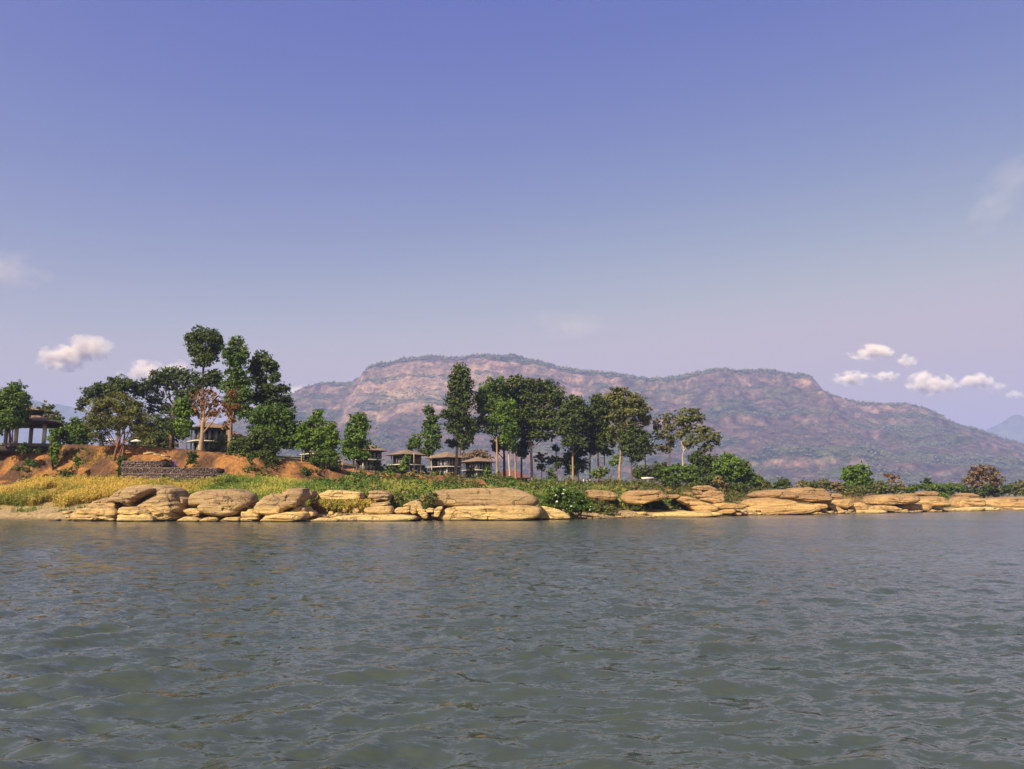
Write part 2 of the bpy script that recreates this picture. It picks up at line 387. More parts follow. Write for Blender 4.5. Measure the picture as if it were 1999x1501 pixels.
mm, t, b = newmat('mountain_slope'); a = N(t, 'ShaderNodeAttribute', attribute_name='albedo'); p = geo_pos(t)
f = noise(t, mapping(t, p, (1, 1, 1.6)), 0.03, 6, 0.7)
t.links.new(mix(t, 1.0, a.outputs['Color'], ramp(t, f, [(0.34, (.38, .42, .42)), (0.68, (1.45, 1.40, 1.35))]), 'MULTIPLY'), b.inputs['Base Color'])
b.inputs['Roughness'].default_value = 0.95; b.inputs['Specular IOR Level'].default_value = 0.05
bump(t, b, f, 1.0, 22.0)
me = npmesh('mountain', np.stack([mX, mY, mz], 1), gridfaces(len(my), len(mx)), mm,
            {'albedo': ('FLOAT_COLOR', 'POINT', np.concatenate([np.clip(mc, .01, 1), np.ones((len(mX), 1))], 1))}, True)
tag(link('mountain', me), kind='structure')
# woodland on the mountain: thousands of far crowns, one mass
rng = np.random.default_rng(9)
idx = rng.choice(len(mX), 110000)
keep = (rng.random(110000) < np.clip(0.16+0.62*gw[idx]+0.5*(tt[idx] > 0.955), 0, 1)) & (slope[idx] < 0.95) & (mY[idx] < 4150) & (tt[idx] > 0.03)
idx = idx[keep][:36000]
px_, py_, pz_ = mX[idx]+rng.normal(0, 4, len(idx)), mY[idx]+rng.normal(0, 4, len(idx)), mz[idx]
rad = (3.0+4.2*rng.random(len(idx))**2)*(1+0.4*(tt[idx] > 0.955))
D8 = np.array([(1,0,0),(.3,.95,0),(-.8,.6,0),(-.8,-.6,0),(.3,-.95,0),(0,0,1.15),(0,0,-.7)], float)
T10 = np.array([(0,1,5),(1,2,5),(2,3,5),(3,4,5),(4,0,5)])
rot = rng.random(len(idx))*6.28; ca, sa = np.cos(rot)[:, None], np.sin(rot)[:, None]
jit = 1+rng.normal(0, .18, (len(idx), 7))
VX = (D8[None, :, 0]*ca-D8[None, :, 1]*sa)*jit*rad[:, None]+px_[:, None]
VY = (D8[None, :, 0]*sa+D8[None, :, 1]*ca)*jit*rad[:, None]+py_[:, None]
VZ = D8[None, :, 2]*jit*rad[:, None]+(pz_+rad*0.15)[:, None]
V = np.stack([VX, VY, VZ], -1).reshape(-1, 3); F = (T10[None]+(np.arange(len(idx))*7)[:, None, None]).reshape(-1, 3)
wm = leafmat('far_woodland', (.055, .06, .03), (.14, .135, .055), 0.0)
me = npmesh('mountain_woodland', V, F, wm, {'tint': ('FLOAT', 'FACE', np.repeat(rng.random(len(idx)), 5))}, True)
tag(link('mountain_woodland', me), 'scattered dry woodland covering the mountain slopes and rim', 'woodland', kind='stuff')
# far blue hills
def hill(name, pts, Yd, seed, depth=1500):
    xs = np.array([at(a_, b_, Yd)[0] for a_, b_ in pts]); zs = np.array([at(a_, b_, Yd)[2] for a_, b_ in pts])
    hx = np.linspace(xs[0], xs[-1], 160); hy = np.concatenate([np.linspace(Yd-depth, Yd, 40), [Yd+300, Yd+900]])
    HX, HY = np.meshgrid(hx, hy); q = np.clip((HY-(Yd-depth))/depth, 0, 1); q = np.where(HY > Yd, 1-(HY-Yd)/1200, q)
    HZ = 4+(np.interp(HX, xs, zs)-4)*q**0.85
    HZ = HZ+25*sstep(0, .3, q)*(1-0.7*sstep(.9, 1, q))*fbm(HX*0.004, HY*0.004, seed=seed, o=5)+6*fbm(HX*0.02, HY*0.02, seed=seed+5, o=3)*sstep(0, .3, q)
    me = npmesh(name, np.stack([HX, HY, HZ], -1).reshape(-1, 3), gridfaces(len(hy), 160), plain(name, (.10, .11, .055), .95, .4, .01), None, True)
    tag(link(name, me), kind='structure')
hill('far_hill', [(-700,900),(-400,850),(-200,800),(-60,768),(0,768),(55,777),(82,786),(100,791),(112,788),(130,792),(155,798),(180,806),(230,822),(300,845),(420,880),(600,930)], 8800, 61)
hill('distant_peak', [(1600,935),(1750,900),(1850,866),(1905,846),(1930,836),(1955,826),(1970,815),(1986,809),(2005,814),(2060,832),(2150,852),(2300,890),(2600,940)], 8200, 67)
# the air
hz = MB().box(-13500, 13500, -1600, 10500, -6, 752).build('haze', None)
mh = bpy.data.materials.new('haze'); mh.use_nodes = True; t = mh.node_tree; t.nodes.clear()
pv = N(t, 'ShaderNodeVolumePrincipled'); pv.inputs['Color'].default_value = (.43, .53, 1.0, 1); pv.inputs['Density'].default_value = 1.25e-4; pv.inputs['Anisotropy'].default_value = 0.0
mo = N(t, 'ShaderNodeOutputMaterial'); t.links.new(pv.outputs['Volume'], mo.inputs['Volume'])
hz.data.materials.append(mh); tag(hz, 'pale violet haze filling the air over river and mountain', 'haze', kind='stuff')
# ------------------------------------------------------------------ sandstone boulders and slabs
def rockmat(name, tan, brown, top, zline):
    m, t, b = newmat(name); p = geo_pos(t)
    st = noise(t, mapping(t, p, (0.09, 0.09, 2.2), (0, R(3), 0)), 1.6, 6, 0.65)
    bl = noise(t, p, 0.55, 4, 0.6); fine = noise(t, p, 6.0, 4, 0.65)
    c = mix(t, ramp(t, st, [(0.40, (0, 0, 0)), (0.58, (1, 1, 1))]), tan, brown)
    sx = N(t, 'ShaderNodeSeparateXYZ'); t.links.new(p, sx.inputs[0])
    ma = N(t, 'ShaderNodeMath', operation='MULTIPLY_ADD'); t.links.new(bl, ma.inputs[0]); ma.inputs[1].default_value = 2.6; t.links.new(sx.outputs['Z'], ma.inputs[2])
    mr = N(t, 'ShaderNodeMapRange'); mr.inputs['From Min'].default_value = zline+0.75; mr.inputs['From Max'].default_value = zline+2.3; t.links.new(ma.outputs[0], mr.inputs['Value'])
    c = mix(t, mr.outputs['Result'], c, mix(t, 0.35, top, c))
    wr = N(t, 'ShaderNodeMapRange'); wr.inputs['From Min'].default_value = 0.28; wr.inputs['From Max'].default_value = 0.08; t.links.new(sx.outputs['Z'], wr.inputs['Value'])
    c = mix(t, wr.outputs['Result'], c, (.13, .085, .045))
    c = mix(t, 1.0, c, ramp(t, fine, [(0.3, (.72, .72, .72)), (0.7, (1.18, 1.18, 1.18))]), 'MULTIPLY')
    # cracks along joints, and rusty or black water stains with shapes of their own
    vo = N(t, 'ShaderNodeTexVoronoi', feature='DISTANCE_TO_EDGE'); vo.inputs['Scale'].default_value = 0.42
    wv_ = N(t, 'ShaderNodeVectorMath', operation='MULTIPLY_ADD'); nzc = N(t, 'ShaderNodeTexNoise'); nzc.inputs['Scale'].default_value = 1.1; t.links.new(p, nzc.inputs['Vector']); t.links.new(nzc.outputs['Color'], wv_.inputs[0]); wv_.inputs[1].default_value = (.9, .9, .5); t.links.new(mapping(t, p, (.55, .55, 1.5)), wv_.inputs[2])
    t.links.new(wv_.outputs[0], vo.inputs['Vector'])
    ck = N(t, 'ShaderNodeMapRange'); ck.inputs['From Min'].default_value = 0.0; ck.inputs['From Max'].default_value = .035; t.links.new(vo.outputs['Distance'], ck.inputs['Value'])
    cm = noise(t, p, 0.35, 2); cmr = N(t, 'ShaderNodeMapRange'); cmr.inputs['From Min'].default_value = .56; cmr.inputs['From Max'].default_value = .48; t.links.new(cm, cmr.inputs['Value'])
    ckm = N(t, 'ShaderNodeMath', operation='MAXIMUM'); t.links.new(ck.outputs['Result'], ckm.inputs[0]); t.links.new(cmr.outputs['Result'], ckm.inputs[1])
    c = mix(t, ckm.outputs[0], mix(t, .65, c, (.05, .035, .025)), c)
    stn = noise(t, mapping(t, p, (1.1, 1.1, .35)), 0.9, 5, .65)
    c = mix(t, ramp(t, stn, [(.56, (0, 0, 0)), (.70, (1, 1, 1))]), c, mix(t, .55, c, (.12, .075, .05)))
    t.links.new(c, b.inputs['Base Color']); b.inputs['Roughness'].default_value = 0.85; b.inputs['Specular IOR Level'].default_value = 0.15
    ad = N(t, 'ShaderNodeMath', operation='ADD'); t.links.new(st, ad.inputs[0]); t.links.new(fine, ad.inputs[1])
    ad2 = N(t, 'ShaderNodeMath', operation='MULTIPLY_ADD'); t.links.new(ckm.outputs[0], ad2.inputs[0]); ad2.inputs[1].default_value = 0.5; t.links.new(ad.outputs[0], ad2.inputs[2])
    bump(t, b, ad2.outputs[0], 0.9, 0.25)
    return m
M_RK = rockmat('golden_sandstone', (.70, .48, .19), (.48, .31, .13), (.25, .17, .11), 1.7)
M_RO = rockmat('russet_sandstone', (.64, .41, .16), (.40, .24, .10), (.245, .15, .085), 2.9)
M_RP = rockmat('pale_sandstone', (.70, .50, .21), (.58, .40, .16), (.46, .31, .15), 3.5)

def rock(label, pts, off, D, mat=None, ex=0.30, amp=1.0, group=None, name='sandstone_boulder', cat='boulder', seed=None):
    pts = np.array(pts, float); c = 0.5*(pts.min(0)+pts.max(0)); c = 0.5*c+0.5*pts.mean(0)
    Yc = shore_px(c[0])+off
    if seed is None: seed = int(c[0]*7+c[1]*13) % 9973
    big = np.ptp(pts[:, 0]) > 24; na, nl = (88, 30) if big else (44, 16)
    th = np.linspace(0, 2*np.pi, na, endpoint=False); dx, dy = np.cos(th), np.sin(th)
    P = pts-c; Q = np.roll(P, -1, 0); rad = np.zeros(na)
    for (x1, y1), (x2, y2) in zip(P, Q):
        ex_, ey_ = x2-x1, y2-y1; den = dx*ey_-dy*ex_
        with np.errstate(divide='ignore', invalid='ignore'):
            tt_ = (x1*ey_-y1*ex_)/den; u = (x1*dy-y1*dx)/den
        ok = (np.abs(den) > 1e-9) & (tt_ > 0) & (u >= -1e-6) & (u <= 1+1e-6)
        rad = np.where(ok, np.maximum(rad, np.nan_to_num(tt_)), rad)
    # soften the polygon's corners a little
    ox, oy = rad*dx, rad*dy
    for _ in range(1):
        ox = 0.25*np.roll(ox, 1)+0.5*ox+0.25*np.roll(ox, -1); oy = 0.25*np.roll(oy, 1)+0.5*oy+0.25*np.roll(oy, -1)
    cw = np.array(at(c[0], c[1], Yc)); k = mpp(Yc)
    nf = int(nl*.62); pw = 2/ex; tf = np.linspace(0, 1, nf)**0.9; tb = np.linspace(1, 0, nl-nf+1)[1:]
    cs = np.concatenate([tf, tb]); sn = np.concatenate([-(1-tf**pw)**(1/pw), (1-tb**pw)**(1/pw)])
    X = cw[0]+(cs[:, None]*ox[None])*k; Z = cw[2]-(cs[:, None]*oy[None])*k; Y = cw[1]+D*sn[:, None]+0*X
    hh_ = np.ptp(pts[:, 1])*k
    # backward lean: tops recede, so the upper surfaces show
    Y = Y+(0.30+0.3*((seed*3) % 7)/7)*(Z-(cw[2]-hh_/2))*np.clip(1.5-np.abs(sn[:, None]), 0.4, 1)
    x, y, z = X.ravel(), Y.ravel(), Z.ravel()
    d = np.stack([x-cw[0], (y-cw[1])*0.6, z-cw[2]], 1); d /= np.linalg.norm(d, axis=1)[:, None]+1e-6
    sz = min(hh_, np.ptp(pts[:, 0])*k)
    n = 0.050*sz*fbm(x*0.8/max(sz, .5)*2, y*0.8/max(sz, .5)*2, z*2/max(sz, .5)*1.6, o=4, seed=seed)
    stv = fbm(x*0.10+seed, y*0.10, z*2.0+0.25*fbm(x*0.3, y*0.3, seed=seed+3, o=2), o=3, seed=seed+1)
    n = n+0.065*sz*np.clip(stv, -0.6, 0.35)
    # bedding planes: narrow notches at uneven heights, deeper here and shallower there
    zz = z+0.06*x*np.sin(seed)+0.22*fbm(x*0.25, y*0.25, seed=seed+5, o=2); fr = 0.55+0.5*((seed*7) % 10)/10
    q_ = zz/fr; iq = np.floor(q_); dist = np.abs(q_-iq-0.5)*fr
    dep = np.clip(vnoise(x*0.22+iq*7.3, iq*3.1+seed, seed=seed+6)+0.12, 0, 1)
    n = n-0.55*min(sz, 3.0)/3.0*dep*np.exp(-(dist/0.085)**2)
    # blocky breaks: slabs stepped in and out
    gxq, gzq = np.floor(x/2.3+0.35*np.sin(iq*2.1+seed)+0.25*fbm(z, y*.5, seed=seed+14, o=2)), iq
    n = n+0.15*min(sz, 3.0)*(hash3(gxq, gzq, gxq*0, seed+15)-0.6)*(0.4+0.6*(hash3(gxq, gzq, gxq*0+3, seed+16) > 0.45))
    # weathered pits and a few upright joints
    n = n-0.10*np.clip(fbm(x*1.3, y*1.3, z*2.2, o=2, seed=seed+8)-0.22, 0, 1)*2.0*min(sz, 2)
    jx = np.abs(((x+0.4*z+0.5*fbm(z*0.6, y*0.4, seed=seed+9, o=2)) / 3.7 + seed*0.37) % 1 - 0.5)*3.7
    n = n-0.22*min(sz, 3)/3*np.exp(-(jx/0.10)**2)*(vnoise(x*0.2+seed, z*0.5, seed=seed+10) > 0.05)
    n = n*amp*np.repeat(np.clip(cs*3, 0.25, 1), na)
    V = np.stack([x, y, z], 1)+d*n[:, None]
    me = npmesh(name, V-cw, gridfaces(nl, na, True)[:, ::-1], mat or M_RK, None, False)
    return tag(link(name, me, None, cw), label, cat, group)
G1, G2 = 'sandstone boulders along the near waterline', 'layered sandstone outcrops on the receding shore'
def rk(*a, **k): k.setdefault('group', G1); return rock(*a, **k)
rk('dome of brown rock showing behind the cracked boulder', [(250,966),(256,952),(270,948),(300,946),(325,947),(338,952),(342,966)], 5.5, 3.0)
rk('tilted slab left of the dark diagonal crack in the big boulder', [(217,976),(219,981),(247,985),(266,986),(274,977),(287,968),(302,957),(302,954),(290,951),(249,952),(227,964)], 1.2, 2.6, ex=.5)
rk('large rounded boulder right of the dark diagonal crack', [(274,987),(288,980),(303,971),(311,959),(313,952),(337,951),(350,960),(353,972),(362,987),(360,1000),(352,1013),(330,1019),(300,1016),(284,1000)], 1.8, 3.2, ex=.42)
rk('low undercut block below the cracked boulder', [(238,995),(247,988),(272,987),(295,994),(310,1004),(314,1018),(276,1019),(242,1018),(240,1006)], -0.9, 2.2)
rk('sprawling low rock at the left end of the cracked boulder', [(152,1015),(157,1000),(184,989),(206,986),(238,991),(242,1004),(239,1019),(200,1020),(170,1019)], -0.2, 2.8)
rk('grey brown wedge of rock under the tilted slab', [(182,990),(190,980),(217,970),(240,975),(244,988),(230,993),(206,993)], 2.2, 2.4)
rk('rounded knob at the right shoulder of the cracked boulder', [(346,966),(357,968),(366,975),(368,985),(361,992),(346,990)], 3.0, 1.8)
rk('long arched boulder with a dark hollow at its left end', [(370,975),(376,963),(393,956),(425,954),(466,956),(489,960),(499,971),(500,984),(492,991),(470,988),(430,985),(405,986),(388,989),(375,987)], 2.6, 2.6, ex=.5)
rk('smooth egg shaped boulder resting in front of the arched boulder', [(391,989),(398,978),(415,971),(440,970),(463,976),(479,981),(482,988),(475,996),(462,1007),(444,1008),(415,1005),(395,1000)], -0.4, 2.3, ex=.45)
rk('big leaning boulder tilted up to the right on slabs', [(498,993),(506,981),(518,969),(553,957),(582,952),(596,954),(602,963),(600,976),(588,986),(565,995),(553,1002),(531,1005),(507,1003)], 0.6, 2.6, ex=.40)
rk('dark based flat slab under the leaning boulder', [(508,1018),(517,1009),(545,1003),(565,999),(599,997),(603,1009),(600,1014),(575,1018),(540,1019)], -0.6, 2.2)
rk('small wedge stone under the raised end of the leaning boulder', [(572,997),(588,986),(599,990),(602,999),(582,1001)], 0.6, 1.5)
rk('rounded stone right of the leaning boulder slabs', [(596,991),(606,992),(617,1000),(618,1007),(604,1011),(595,1004)], 1.2, 1.4)
rk('brown capped boulder peeping out behind the leaning boulder', [(594,958),(600,954),(611,956),(617,963),(614,974),(595,974)], 6.5, 1.8)
rk('flat stone left of the egg shaped boulder', [(362,996),(372,992),(388,993),(399,999),(394,1005),(371,1006)], 0.4, 1.4)
rk('low wet slab between cracked boulder and egg shaped boulder', [(350,1016),(365,1008),(380,1009),(393,1014),(393,1019),(352,1019)], -1.0, 1.5)
rk('pale pointed stone under the egg shaped boulder', [(392,1017),(400,1011),(411,1008),(428,1010),(431,1018),(396,1019)], -1.4, 1.2)
rk('broken ledge between the egg shaped and leaning boulders', [(473,1013),(476,998),(495,992),(508,1001),(512,1012),(508,1019),(476,1019)], -0.4, 1.8)
rk('thin dark slab at the water below the egg shaped boulder', [(430,1017),(445,1010),(470,1009),(474,1018),(445,1020)], -1.2, 1.3)
rk('long pale flat rock behind the corn stalks', [(620,974),(628,964),(643,957),(678,957),(712,960),(712,975),(660,980)], 9, 2.6, M_RP)
rk('brown capped flat rock behind the boxy stone', [(720,972),(724,958),(751,957),(765,965),(764,977),(735,979)], 8.5, 2.4)
rk('boxy lower stone of the two stone stack on the sand', [(710,995),(716,990),(740,988),(765,987),(769,994),(768,1004),(740,1004),(718,1004)], 1.5, 1.6, ex=.42)
rk('thin upper stone of the two stone stack on the sand', [(722,986),(725,982),(745,980),(760,979),(763,985),(745,988),(724,989)], 1.9, 1.2, ex=.28)
rk('dark sided stone between the stack and the crossed rocks', [(770,997),(777,990),(800,988),(804,997),(797,1002),(773,1003)], 1.6, 1.3)
rk('upper of the crossed rocks, pale and slanting up right', [(784,988),(800,980),(818,974),(825,979),(812,987),(798,992)], 2.0, 1.0)
rk('leaning rock beam in front of the big layered rock', [(808,984),(814,980),(822,982),(832,997),(839,1009),(833,1016),(824,1010),(815,999)], 0.2, 0.8)
rk('short upright stone of the crossed rocks', [(802,986),(812,984),(815,1003),(806,1005),(801,1000)], 0.9, 0.8)
rk('small block left of the big layered rock', [(829,996),(838,991),(847,992),(849,1000),(832,1001)], 0.8, 0.9)
rk('hanging angular stone at the left foot of the big layered rock', [(847,994),(856,989),(866,989),(862,1001),(857,1010),(846,1009)], 0.2, 0.9)
rk('low sand coloured shelf along the water by the stone stack', [(618,1016),(640,1008),(700,1005),(760,1004),(815,1005),(834,1017),(720,1020)], 0.2, 2.4, M_RP, amp=.5)
rk('dark lipped shelf right of the leaning boulder', [(600,1017),(622,1012),(655,1010),(666,1014),(662,1020),(604,1020)], -0.6, 1.2)
rk('upper layer of the big layered rock', [(812,978),(827,963),(841,958),(890,955),(938,952),(990,952),(1025,959),(1045,969),(1059,978),(1057,986),(1020,988),(960,988),(890,988),(835,988)], 3.4, 4.2, ex=.28, amp=.7)
rk('lower undercut layer of the big layered rock', [(846,1015),(860,1003),(872,989),(902,987),(978,986),(1054,985),(1061,1000),(1055,1014),(990,1018),(920,1019),(870,1019)], 0.6, 3.6, ex=.28, amp=.8)
rk('pale ramp of rock sloping to the water at the big rock', [(1046,990),(1058,987),(1080,991),(1104,1000),(1117,1013),(1080,1015),(1048,1014)], 1.5, 3.0, M_RP, amp=.5)
for q, (a_, b_, r_, nm) in enumerate([(673,996,5,'small round stone on the sand, left of a pair'),(695,997,8,'larger flat stone on the sand beside the stack'),(646,1001,5,'small stone on the sand nearest the leaning boulder'),(657,1005,6,'small low stone on sand near the water'),(707,1005,6,'pointed stone at the left foot of the two stone stack')]):
    rk(nm, [(a_-r_,b_+2),(a_-r_*.6,b_-r_*.6),(a_+r_*.5,b_-r_*.7),(a_+r_,b_+1),(a_+r_*.6,b_+r_*.6),(a_-r_*.6,b_+r_*.6)], 3.2-q*0.3, r_*0.06, name='small_stone', cat='stone')
def ro(*a, **k): k.setdefault('group', G2); k.setdefault('mat', M_RO); return rock(*a, name='sandstone_outcrop', cat='outcrop', **k)
ro('flat russet outcrop behind the white flowering bush', [(1140,960),(1150,956),(1175,957),(1198,961),(1205,968),(1202,976),(1170,978),(1146,972)], 12, 3)
ro('broad russet outcrop with a pale face above shrubs', [(1211,973),(1218,963),(1231,958),(1260,956),(1284,957),(1303,964),(1310,970),(1285,976),(1262,981),(1250,986),(1216,984)], 8, 3.4)
ro('thin tongue of rock right of the broad russet outcrop', [(1298,968),(1306,965),(1322,965),(1326,969),(1318,973),(1300,973)], 9, 2)
ro('sloping bare rock running down to the shore', [(1312,974),(1330,969),(1346,970),(1363,977),(1396,989),(1398,997),(1376,1001),(1350,1000),(1338,988)], 4, 4, amp=.6)
ro('cap slab of the balanced rock stack', [(1351,952),(1360,948),(1381,948),(1402,957),(1390,960),(1370,958),(1354,957)], 13, 2.2)
ro('thick middle block of the balanced rock stack', [(1362,971),(1366,961),(1383,957),(1405,959),(1413,966),(1408,973),(1385,974)], 11, 2.6)
ro('undercut bottom slab of the balanced rock stack', [(1357,974),(1375,971),(1412,968),(1412,977),(1402,982),(1387,982),(1368,978)], 10, 2.6)
ro('shadowed pillar under the cap of the balanced stack', [(1353,957),(1369,957),(1369,972),(1357,973)], 13, 1.6)
ro('long overhanging slab left of the great layered outcrop', [(1380,988),(1401,982),(1429,983),(1458,986),(1446,993),(1420,993),(1394,993)], 2.5, 3, ex=.28)
ro('dark lower slab under the long overhang', [(1394,998),(1412,994),(1428,994),(1434,999),(1422,1003),(1398,1003)], 1.5, 2.4)
ro('upper brown layer of the great layered outcrop', [(1458,971),(1470,961),(1488,957),(1528,955),(1552,964),(1555,974),(1528,975),(1490,975)], 9, 4, ex=.5)
ro('middle layer of the great layered outcrop', [(1442,987),(1459,974),(1500,971),(1545,976),(1556,984),(1540,990),(1470,991)], 6, 4, ex=.5)
ro('broad overhanging front layer of the great layered outcrop', [(1445,992),(1470,984),(1520,980),(1578,984),(1596,989),(1602,996),(1578,1002),(1528,1005),(1470,1005),(1452,1000)], 2.2, 4.5, ex=.28)
ro('high back of the great layered outcrop', [(1528,960),(1545,952),(1569,953),(1601,954),(1616,964),(1614,978),(1570,980),(1535,976)], 11, 4.5, amp=.7)
ro('tiny cap stone on the great layered outcrop', [(1567,953),(1575,950),(1586,952),(1585,956),(1568,956)], 12, 1)
ro('small dark slab right of the outcrop top', [(1613,969),(1624,963),(1639,964),(1641,970),(1625,973)], 9, 2)
ro('jutting slab on the right face of the layered outcrop', [(1582,977),(1600,972),(1620,977),(1612,983),(1586,982)], 6.5, 2.4)
ro('sloping slab at the right end of the layered outcrop', [(1612,980),(1625,974),(1656,973),(1662,986),(1645,993),(1622,988)], 7, 3, amp=.6)
ro('leaning dark edged slab by the water', [(1610,986),(1622,985),(1634,989),(1647,997),(1643,1002),(1625,999)], 2.6, 1.6)
ro('flat pale slab beside the leaning dark edged slab', [(1580,986),(1595,983),(1610,984),(1613,992),(1588,994)], 3.2, 2)
ro('low pale stone at the foot of the overhang', [(1424,1003),(1430,1000),(1445,1001),(1447,1006),(1426,1007)], -0.5, 1.4)
ro('domed rock left of the far russet ledge', [(1650,992),(1663,982),(1678,980),(1689,988),(1688,997),(1656,998)], 3, 2.4)
ro('broad russet ledge under the round green tree', [(1690,978),(1705,967),(1741,964),(1786,969),(1788,979),(1766,985),(1715,988),(1695,986)], 12, 6, ex=.5)
ro('overhanging right end of the far russet ledge', [(1770,980),(1789,972),(1820,968),(1835,970),(1847,984),(1844,990),(1812,991),(1776,988)], 7, 5, ex=.5)
ro('flat cap stone on top of the far russet ledge', [(1786,965),(1794,960),(1823,958),(1830,962),(1828,967),(1800,968)], 13, 2.4, ex=.28)
ro('thin dark plate of rock left of the flat cap stone', [(1758,966),(1768,963),(1785,963),(1786,968),(1766,968)], 15, 2)
ro('split lower layer of the far russet ledge', [(1739,989),(1752,984),(1768,982),(1808,985),(1814,991),(1802,998),(1773,998),(1748,994)], 4, 3.4)
ro('low flat outcrop at the water before the russet ledge', [(1695,993),(1717,986),(1741,988),(1752,993),(1734,998),(1703,998)], 3, 3)
ro('thin shore slab under the split layer', [(1757,998),(1784,993),(1800,997),(1790,1000),(1766,1001)], 1, 2)
ro('pale shelf along the water left of the russet ledge', [(1640,1000),(1660,995),(1700,994),(1728,997),(1732,1001),(1690,1003),(1645,1004)], 0.5, 3, mat=M_RP, amp=.5)
ro('pitted block left half of the farthest outcrop', [(1854,983),(1863,973),(1885,971),(1909,971),(1912,988),(1879,991),(1856,991)], 9, 5, ex=.28)
ro('long block right half of the farthest outcrop', [(1910,983),(1920,973),(1963,970),(2030,970),(2034,990),(1945,993),(1913,991)], 12, 6, ex=.28)
ro('dark cap slab on the farthest outcrop', [(1865,967),(1879,962),(1893,963),(1907,967),(1906,971),(1874,970)], 16, 2.6)
ro('pale thin slab under the dark cap slab', [(1858,973),(1875,968),(1886,969),(1887,974),(1862,976)], 13, 2.4)
ro('tumbled low blocks at the water below the pitted block', [(1836,997),(1850,992),(1880,991),(1911,988),(1913,997),(1870,999)], 2, 3.4, mat=M_RP)
ro('small pale block at the water, below the farthest outcrop', [(1919,996),(1923,990),(1935,990),(1937,997)], 2, 2, mat=M_RP)
ro('flat shore shelf under the farthest outcrop', [(1940,996),(1960,992),(2030,991),(2034,998),(1960,999)], 2, 4, mat=M_RP, amp=.5)
ro('long low sandy shelf below the shoreline shrubs', [(1235,1009),(1260,1001),(1330,998),(1395,998),(1426,1002),(1400,1008),(1300,1013)], 0, 4, mat=M_RP, amp=.5)

# ------------------------------------------------------------------ foliage
M_BARK = plain('bark_pale', (.30, .20, .12), .9, .35, 3.0, (1, 1, .25), .4)
M_BARKD = plain('bark_dark', (.12, .085, .06), .9, .35, 3.0, (1, 1, .25), .4)
M_BARKP = plain('bark_ash', (.36, .29, .21), .85, .25, 3.0, (1, 1, .3), .3)
M_BARKW = plain('bark_white', (.50, .40, .28), .85, .25, 3.0, (1, 1, .3), .3)
M_BARKR = plain('bark_red', (.20, .085, .05), .9, .4, 3.0, (1, 1, .25), .4)
LM = {'dark': leafmat('leaf_dark', (0.02125, 0.03918, 0.007207), (0.1159, 0.1514, 0.02228)),
      'mid': leafmat('leaf_mid', (0.03091, 0.06678, 0.008518), (0.1449, 0.2137, 0.02621)),
      'bright': leafmat('leaf_bright', (0.03864, 0.08904, 0.007862), (0.1932, 0.2849, 0.02948)),
      'olive': leafmat('leaf_olive', (0.0483, 0.06055, 0.01441), (0.2029, 0.2003, 0.04586)),
      'brown': leafmat('leaf_brown', (0.126, 0.0798, 0.0378), (0.2856, 0.1848, 0.084)),
      'rust': leafmat('leaf_rust', (.13, .055, .016), (.31, .155, .045)),
      'straw': leafmat('leaf_straw', (0.168, 0.1176, 0.042), (0.336, 0.252, 0.0924)),
      'flower': leafmat('leaf_flower', (.05, .10, .03), (.16, .22, .09))}
def leafcloud(lobes, seed, size, cover=3.2, clump=1.0, droop=0.0):
    """lobes: (x, y, z, rx, ry, rz) in metres; leaf sprays gathered in clumps over each lobe"""
    rng = np.random.default_rng(seed); VV = []; TT = []
    for (x, y, z, rx, ry, rz) in lobes:
        area = np.pi*rx*rz; n = max(40, int(3.0*cover*area*rng.uniform(.75, 1.2)/(0.30*size*size)))
        cr = clump*np.clip(0.34*min(rx, rz), 0.3, 1.0); per = int(np.clip(26*(cr/size)**2/3, 10, 70)); nc = max(3, n//per)
        u = rng.normal(size=(nc, 3)); u /= np.linalg.norm(u, axis=1)[:, None]
        rr_ = rng.random(nc)**0.42*(0.98+0.20*rng.normal(size=nc))
        cc = np.stack([x+u[:, 0]*rr_*rx, y+u[:, 1]*rr_*ry, z+u[:, 2]*rr_*rz], 1)
        out = u*np.array([1, 1, 1.0])
        v = rng.normal(size=(nc, per, 3)); v /= np.linalg.norm(v, axis=2)[..., None]
        v *= (rng.random((nc, per))**0.5)[..., None]
        P = cc[:, None]+v*cr*np.array([1.15, 1.15, 0.75])*(0.6+0.8*rng.random((nc, 1, 1)))
        nn = 0.55*out[:, None]+0.75*v+0.75*rng.normal(size=v.shape)*0.8+np.array([0, 0, .35]); nn /= np.linalg.norm(nn, axis=2)[..., None]+1e-9
        P = P.reshape(-1, 3); nn = nn.reshape(-1, 3)
        a = np.cross(nn, rng.normal(size=nn.shape)+np.array([0, 0, -droop*2])); a /= np.linalg.norm(a, axis=1)[:, None]+1e-9
        b_ = np.cross(nn, a); s_ = size*(0.6+0.8*rng.random(len(P)))[:, None]
        VV.append(np.stack([P-a*s_*.5, P+b_*s_*.30-nn*s_*.06, P+a*s_*.5, P-b_*s_*.30-nn*s_*.06], 1).reshape(-1, 3))
        tc = 0.30*rng.random()+0.36*rng.random(nc)[:, None]+0.34*rng.random((nc, per)); TT.append(tc.ravel())
    V = np.concatenate(VV); T = np.concatenate(TT)
    return V, np.arange(len(V)).reshape(-1, 4), T
def pxlobes(lobes, Y, rng, flat=0.85):
    L = []
    for (a, b, rx, ry) in lobes:
        k = mpp(Y); yo = rng.normal(0, 0.25)*rx*k
        c = at(a, b, Y+yo); L.append((c[0], c[1], c[2], rx*k*1.1, max(rx, ry)*k*flat, ry*k*1.1))
    return L
NT = [0]
